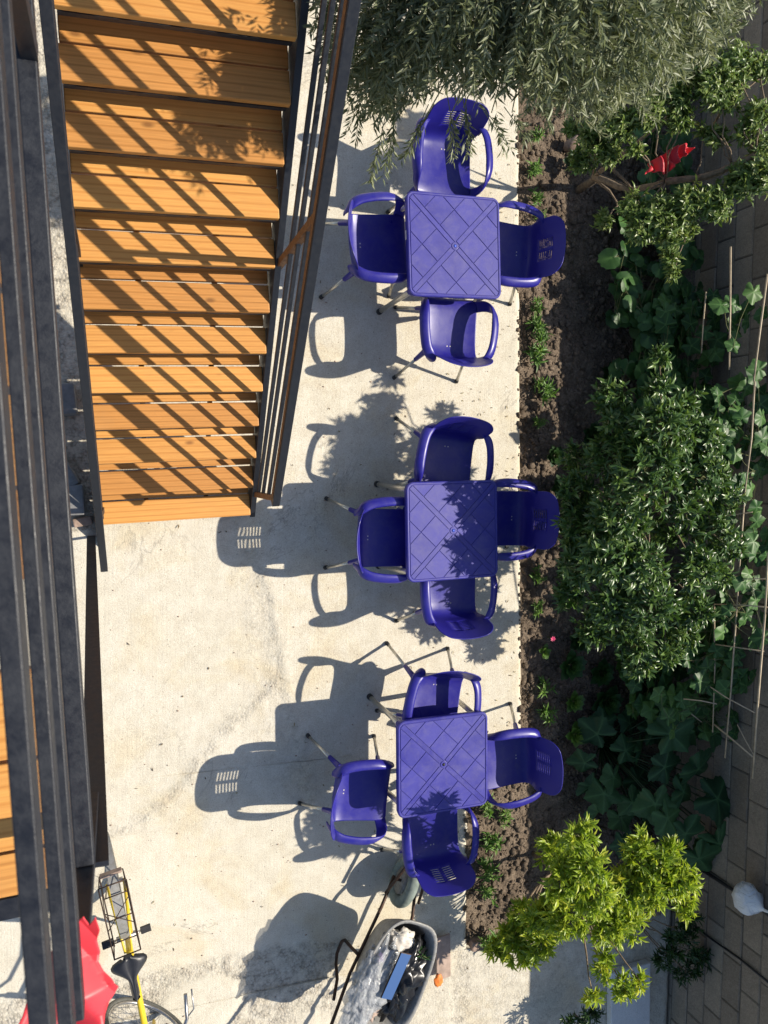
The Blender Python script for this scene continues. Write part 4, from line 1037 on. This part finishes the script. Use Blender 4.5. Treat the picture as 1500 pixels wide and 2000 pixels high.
for r in rings: mb.v += r
for i in range(len(rings)-1):
    for k in range(n): mb.f.append((i*n+k, i*n+(k+1) % n, (i+1)*n+(k+1) % n, (i+1)*n+k))
mb.f.append(tuple(range(n))); mb.f.append(tuple((len(rings)-1)*n+k for k in range(n)))
part('tray', mb, M['galv'], wb, True)
wc = (.50, .07, .19)
def torus(c, R0, r0, axis='Y', n=36, m_=10, flat=1.0):
    mb = MB(); pts = []
    for k in range(n):
        a = 2*math.pi*k/n
        pts.append((c[0]+R0*math.cos(a), c[1], c[2]+R0*math.sin(a)) if axis == 'Y' else (c[0]+R0*math.cos(a), c[1]+R0*math.sin(a), c[2]))
    return mb.tube(pts, r0, m_, flat, up=(0, 1, 0) if axis == 'Y' else (0, 0, 1), closed=True)
wh = part('wheel', torus((.50, 0, .19), .145, .046), M['greentyre'], wb, True)
part('rim', MB().tube([(.50, -.03, .19), (.50, 0, .19), (.50, .03, .19)], [.10, .085, .10], 20), M['galv'], wh, True)
part('axle', MB().tube([(.50, -.11, .19), (.50, .11, .19)], .012, 8), M['wire'], wh, True)
for s in (-1, 1):
    part('handle', MB().tube([(.52, s*.10, .19), (.30, s*.14, .27), (-.2, s*.20, .34), (-.55, s*.27, .52), (-.95, s*.30, .60)], .013, 8), M['wire'], wb, True)
    part('leg', MB().tube([(-.05, s*.20, .33), (-.09, s*.19, .16), (-.11, s*.19, .05), (-.14, s*.19, .016), (-.19, s*.19, .012), (-.24, s*.19, .018), (-.29, s*.19, .07), (-.33, s*.20, .2), (-.38, s*.26, .38)], .013, 8), M['wire'], wb, True)
part('brace', MB().tube([(.40, -.15, .26), (.68, -.09, .30), (.70, 0, .30), (.68, .09, .30), (.40, .15, .26)], .012, 8), M['wire'], wb, True)
ra = Matrix.Rotation(WB_A, 3, 'Z')
def WBp(x, y, z): return wbc + ra @ Vector((x, y, z))
def lump(name, c, sx, sy, sz, m, amp=.35, fr=6, seed=0, parent=None):
    bm = bmesh.new(); bmesh.ops.create_icosphere(bm, subdivisions=4, radius=1)
    for v in bm.verts:
        d = v.co.normalized(); k = 1+amp*noise.noise(d*fr*.35+Vector((seed, 0, 0)))+amp*.7*abs(noise.noise(d*fr+Vector((0, seed, 0))))-amp*.3*abs(noise.noise(d*fr*2.1+Vector((seed, seed, 0))))
        v.co = Vector((d.x*sx*k, d.y*sy*k, d.z*sz*k))
    me = bpy.data.meshes.new(name); bm.to_mesh(me); bm.free(); me.materials.append(m); me.polygons.foreach_set('use_smooth', [True]*len(me.polygons))
    o = link(name, me, parent, c); return o
o = lump('rubbish_bag', WBp(-.02, -.10, .53), .26, .13, .11, M['black_bag'], .5, 12, 1); o.rotation_euler = (0, 0, WB_A); tag(o, 'crumpled black rubbish bag filling the wheelbarrow tray', 'rubbish bag')
o = lump('rubbish_bag', WBp(-.17, -.07, .49), .14, .14, .11, M['black_bag'], .5, 12, 4); tag(o, 'smaller black bag at the handle end of the wheelbarrow load', 'rubbish bag')
o = lump('clear_film', WBp(-.12, .16, .60), .31, .13, .05, M['film'], .6, 13, 2); o.rotation_euler = (0, 0, WB_A); tag(o, 'crinkled clear plastic film on the left of the wheelbarrow load', 'plastic film')
o = lump('crumpled_paper', WBp(.22, .03, .53), .07, .11, .05, M['paper'], .6, 8, 3); o.rotation_euler = (0, 0, WB_A); tag(o, 'pale crumpled paper at the wheel end of the wheelbarrow load', 'paper')
o = lump('crumpled_paper', WBp(-.30, .06, .55), .06, .05, .04, M['board'], .7, 8, 6); tag(o, 'brown crumpled paper at the handle end of the wheelbarrow', 'paper')
o = lump('wrapper', WBp(.10, .17, .60), .03, .03, .018, M['purple'], .6, 8, 5); tag(o, 'small violet wrapper on the clear plastic film', 'wrapper')
pA, pB, pC, pD = at(787, 1853, .66), at(795, 1858, .66), at(760, 1953, .64), at(741, 1940, .64)
mc = (pA+pB+pC+pD)/4; ax = ((pA+pB)/2-(pC+pD)/2)
mir = link('mirror_strip', MB().box((0, 0, 0), (.34, .085, .006)).mesh('mirror_strip', M['mirror']), None, mc+Vector((0, 0, .035))); mir.rotation_euler = (R_(4), R_(-3), math.atan2(ax.y, ax.x))
tag(mir, 'narrow mirror strip reflecting blue sky on the wheelbarrow load', 'mirror')
part('mirror_frame', MB().box((0, 0, -.006), (.348, .093, .006)), M['wire'], mir)
bd = link('board', MB().box((0, 0, 0), (.13, .36, .018)).mesh('board', M['board']), None, at(870, 1868, .06)+Vector((-.02, 0, 0))); bd.rotation_euler = (0, R_(6), R_(2)); bev(bd, .004); tag(bd, 'weathered pinkish board lying right of the wheelbarrow', 'board')
o = lump('orange_scrap', at(856, 1915, .09), .035, .05, .012, M['orange'], .3, 5, 7); tag(o, 'orange plastic scrap on the board beside the wheelbarrow', 'scrap')
wd_ = thing('weed', 'green weed sprig lying in the wheelbarrow tray', 'weed', tuple(WBp(.18, -.14, .58)))
V, F, r = rosettes(np.array([[0, 0, .02], [.03, -.02, .01], [-.05, -.01, 0]]), np.tile([.2, -.3, 1.0], (3, 1)), 10, .06, .25, 1.2); foliage('leaves', V, F, r, M['vine'], wd_); part('stem', MB().tube([(-.1, 0, -.02), (0, 0, 0), (.05, -.02, .02)], .003, 4), M['twig'], wd_)

# ------------------------------------------------------------------ bicycle
bk = thing('bicycle', 'yellow-framed bicycle with black saddle and wire rack below the landing', 'bicycle', (-.055, -2.76, 0), 0)
bk.rotation_euler = (0, R_(4), R_(11))
def B(x, y, z): return (x, y, z)         # bike runs along -Y: rear axle at y=0, front axle at y=-1.05
def wheel(parent, c, rad, yaw=0):
    w_ = MB(); pts = []
    d = Vector((math.sin(yaw), -math.cos(yaw), 0)); n_ = Vector((math.cos(yaw), math.sin(yaw), 0)); c = Vector(c)
    ring = lambda r: [c+d*math.cos(2*math.pi*k/40)*r+Vector((0, 0, math.sin(2*math.pi*k/40)*r)) for k in range(40)]
    o = part('wheel', MB().tube(ring(rad-.018), .019, 8, up=tuple(n_), closed=True), M['tyre'], parent, True)
    part('rim', MB().tube(ring(rad-.042), .011, 6, up=tuple(n_), closed=True), M['chrome'], o, True)
    sp = MB()
    for k in range(18):
        a = 2*math.pi*k/18; e = c+d*math.cos(a)*(rad-.045)+Vector((0, 0, math.sin(a)*(rad-.045))); sp.tube([c+n_*(.025 if k % 2 else -.025), e], .0016, 4)
    sp.tube([c-n_*.05, c+n_*.05], .018, 8); part('spokes', sp, M['chrome'], o); return o
wheel(bk, (0, 0, .33), .33); wheel(bk, (.0, -1.10, .33), .33, R_(50))
fr = MB(); fr.tube([(0, -.42, .29), (0, -.30, .80)], .017, 10); fr.tube([(0, -.42, .29), (0, -.55, .36), (0, -.88, .74)], .02, 10); fr.tube([(0, -.33, .62), (0, -.5, .55), (0, -.86, .82)], .015, 10); fr.tube([(0, -.84, .90), (0, -.92, .66)], .021, 10)
part('frame', fr, M['yellow'], bk, True)
st_ = MB()
for s in (-1, 1):
    part('seat_stay', MB().tube([(s*.055, 0, .33), (s*.02, -.32, .64)], .008, 6), M['yellow'], bk, True)
    part('chain_stay', MB().tube([(s*.055, 0, .33), (s*.03, -.42, .29)], .009, 6), M['yellow'], bk, True)
    part('fork_blade', MB().tube([(s*.05, -1.05, .33), (s*.04, -.95, .62), (0, -.92, .66)], .012, 6), M['yellow'], bk, True)
part('seat_post', MB().tube([(0, -.30, .80), (0, -.285, .90)], .013, 8), M['chrome'], bk, True)
# saddle: wide at the rear, nose to the front
Vv = []; ns = 16; nw = 13
for i in range(ns):
    f = i/(ns-1); y = -.17-.28*f; hw = .082*(1-sstep(.18, .58, f))+.024
    if f > .9: hw *= math.sqrt(max(.05, 1-((f-.9)/.1)**2))
    if f < .16: hw *= math.sqrt(max(.12, 1-((.16-f)/.16)**2*.85))
    for k in range(nw):
        s = -1+2*k/(nw-1); Vv.append((hw*s, y, .955-.045*abs(s)**2.5+.015*(1-f)*abs(s)-.012*math.exp(-(s/.25)**2)*(1-f)))
sd_mb = MB().grid(Vv, ns, nw); so_ = part('saddle', sd_mb, M['saddle'], bk, True); q_ = so_.modifiers.new('solid', 'SOLIDIFY'); q_.thickness = .03; q_.offset = -1
rk = MB()
for s in (-.07, .07): rk.tube([(s, -.22, .69), (s, .25, .70)], .0045, 5).tube([(s, .25, .70), (s*1.1, .26, .86)], .004, 5).tube([(s, -.2, .69), (s*1.1, -.2, .86)], .004, 5).tube([(s*1.1, -.2, .86), (s*1.15, .26, .86)], .0045, 5).tube([(s*.85, .1, .69), (s*.8, 0, .34)], .004, 5).tube([(s, -.05, .69), (s*1.1, .1, .86)], .003, 5).tube([(s, .2, .69), (s*1.1, .05, .86)], .003, 5)
for y in (-.2, -.05, .1, .25): rk.tube([(-.07, y, .695), (.07, y, .695)], .004, 5)
rk.tube([(-.08, .26, .86), (.08, .26, .86)], .0045, 5).tube([(-.08, -.2, .86), (.08, -.2, .86)], .0045, 5).tube([(-.08, -.02, .86), (.08, .16, .86)], .003, 5).tube([(.08, -.02, .86), (-.08, .1, .86)], .003, 5)
part('rack', rk, M['wire'], bk, True)
part('rear_reflector', MB().box((0, .27, .74), (.13, .015, .05)), M['brick'], bk, bevel=.004)
hb = MB().tube([(0, -.84, .90), (0, -.82, 1.02)], .013, 8).tube([(.27, -.48, 1.02), (.25, -.62, 1.04), (.16, -.76, 1.05), (0, -.82, 1.04), (-.16, -.76, 1.05), (-.25, -.62, 1.04), (-.27, -.48, 1.02)], .011, 8)
h_ = part('handlebar', hb, M['chrome'], bk, True)
for s in (-1, 1): part('brake_lever', MB().tube([(s*.25, -.63, 1.02), (s*.30, -.60, 1.01), (s*.31, -.48, 1.0)], .005, 6), M['chrome'], h_, True)
cr = MB().tube([(-.07, -.42, .29), (.07, -.42, .29)], .02, 8).tube([(.07, -.42, .29), (.08, -.50, .15)], .009, 6).tube([(-.07, -.42, .29), (-.08, -.34, .43)], .009, 6)
part('crank', cr, M['chrome'], bk, True)
for s, y, z in ((1, -.50, .15), (-1, -.34, .43)): part('pedal', MB().box((s*.12, y, z), (.07, .05, .02)), M['rubber'], bk, bevel=.004)
part('mudguard', MB().grid([(x*.028, math.cos(a)*.36, .33+math.sin(a)*.36) for a in np.linspace(.2, 2.6, 24) for x in (-1, -.5, .5, 1)], 24, 4), M['galv'], bk, True)

# ------------------------------------------------------------------ blocks stored under the stairs
for i, (px, py, rz, lab) in enumerate(((132, 785, .1, 'grey concrete block on the ground left of the stairs, uppermost'), (128, 930, .5, 'tilted grey block between the railings left of the stairs'), (148, 975, .05, 'grey concrete block lowest in the gap left of the stairs'))):
    t = link('concrete_block', MB().box((0, 0, .1), (.2, .2, .2)).mesh('concrete_block', M['grey']), None, at(px, py, 0)+Vector((-.04, 0, .004)), rz); bev(t, .01); tag(t, lab, 'block')
t = link('brick', MB().box((0, 0, .03), (.12, .06, .06)).mesh('brick', M['brick']), None, at(162, 1018, 0), .2); bev(t, .008); tag(t, 'reddish brick at the foot of the stairs', 'brick')

# ------------------------------------------------------------------ grit on the patio
def grit():
    Vs, Fs = [], []; k = 0
    for i in range(900):
        x, y = rng.uniform(-.1, 3.0), rng.uniform(-4.4, 2.6); s_ = .002+.007*rng.random()**4
        if x > edge_x(y)-.02: continue
        v = RV*(1+.4*(rng.random((len(RV), 1))-.5))*np.array([1, .7, .5])*s_+np.array([x, y, ground_h(x, y)[0]+s_*.3]); Vs.append(v); Fs.append(RF+k); k += len(RV)
    o = link('grit', np_mesh('grit', np.concatenate(Vs), np.concatenate(Fs), M['brick'])); o['kind'] = 'stuff'; tag(o, 'tiny loose grit scattered over the concrete patio', 'grit')
grit()

def litter():
    n = 260; P = []
    while len(P) < n:
        x, y = rng.uniform(.0, 3.1), rng.uniform(-4.3, 2.8); ex = edge_x(y)
        if x < ex-.01 and (rng.random() < math.exp(-(ex-x)/.35) or rng.random() < .06): P.append((x, y, ground_h(x, y)[0]+.004))
    P = np.array(P); a = rng.random(n)*6.28; D = np.stack([np.cos(a), np.sin(a), .15*rng.normal(size=n)], 1)
    V, F, r = leaves(P, D, np.tile([0, 0, 1.0], (n, 1))+.25*rng.normal(size=(n, 3)), .012+.022*rng.random(n), .005+.006*rng.random(n), LEAF_F, None, -.3)
    o = link('leaf_litter', np_mesh('leaf_litter', V, F, leaf_mat('dry_leaf', (.10, .07, .04), (.20, .14, .07), (.32, .26, .12), .7, .1), r)); o['kind'] = 'stuff'; tag(o, 'small dry leaves littering the patio near its soil edge', 'leaf litter')
litter()
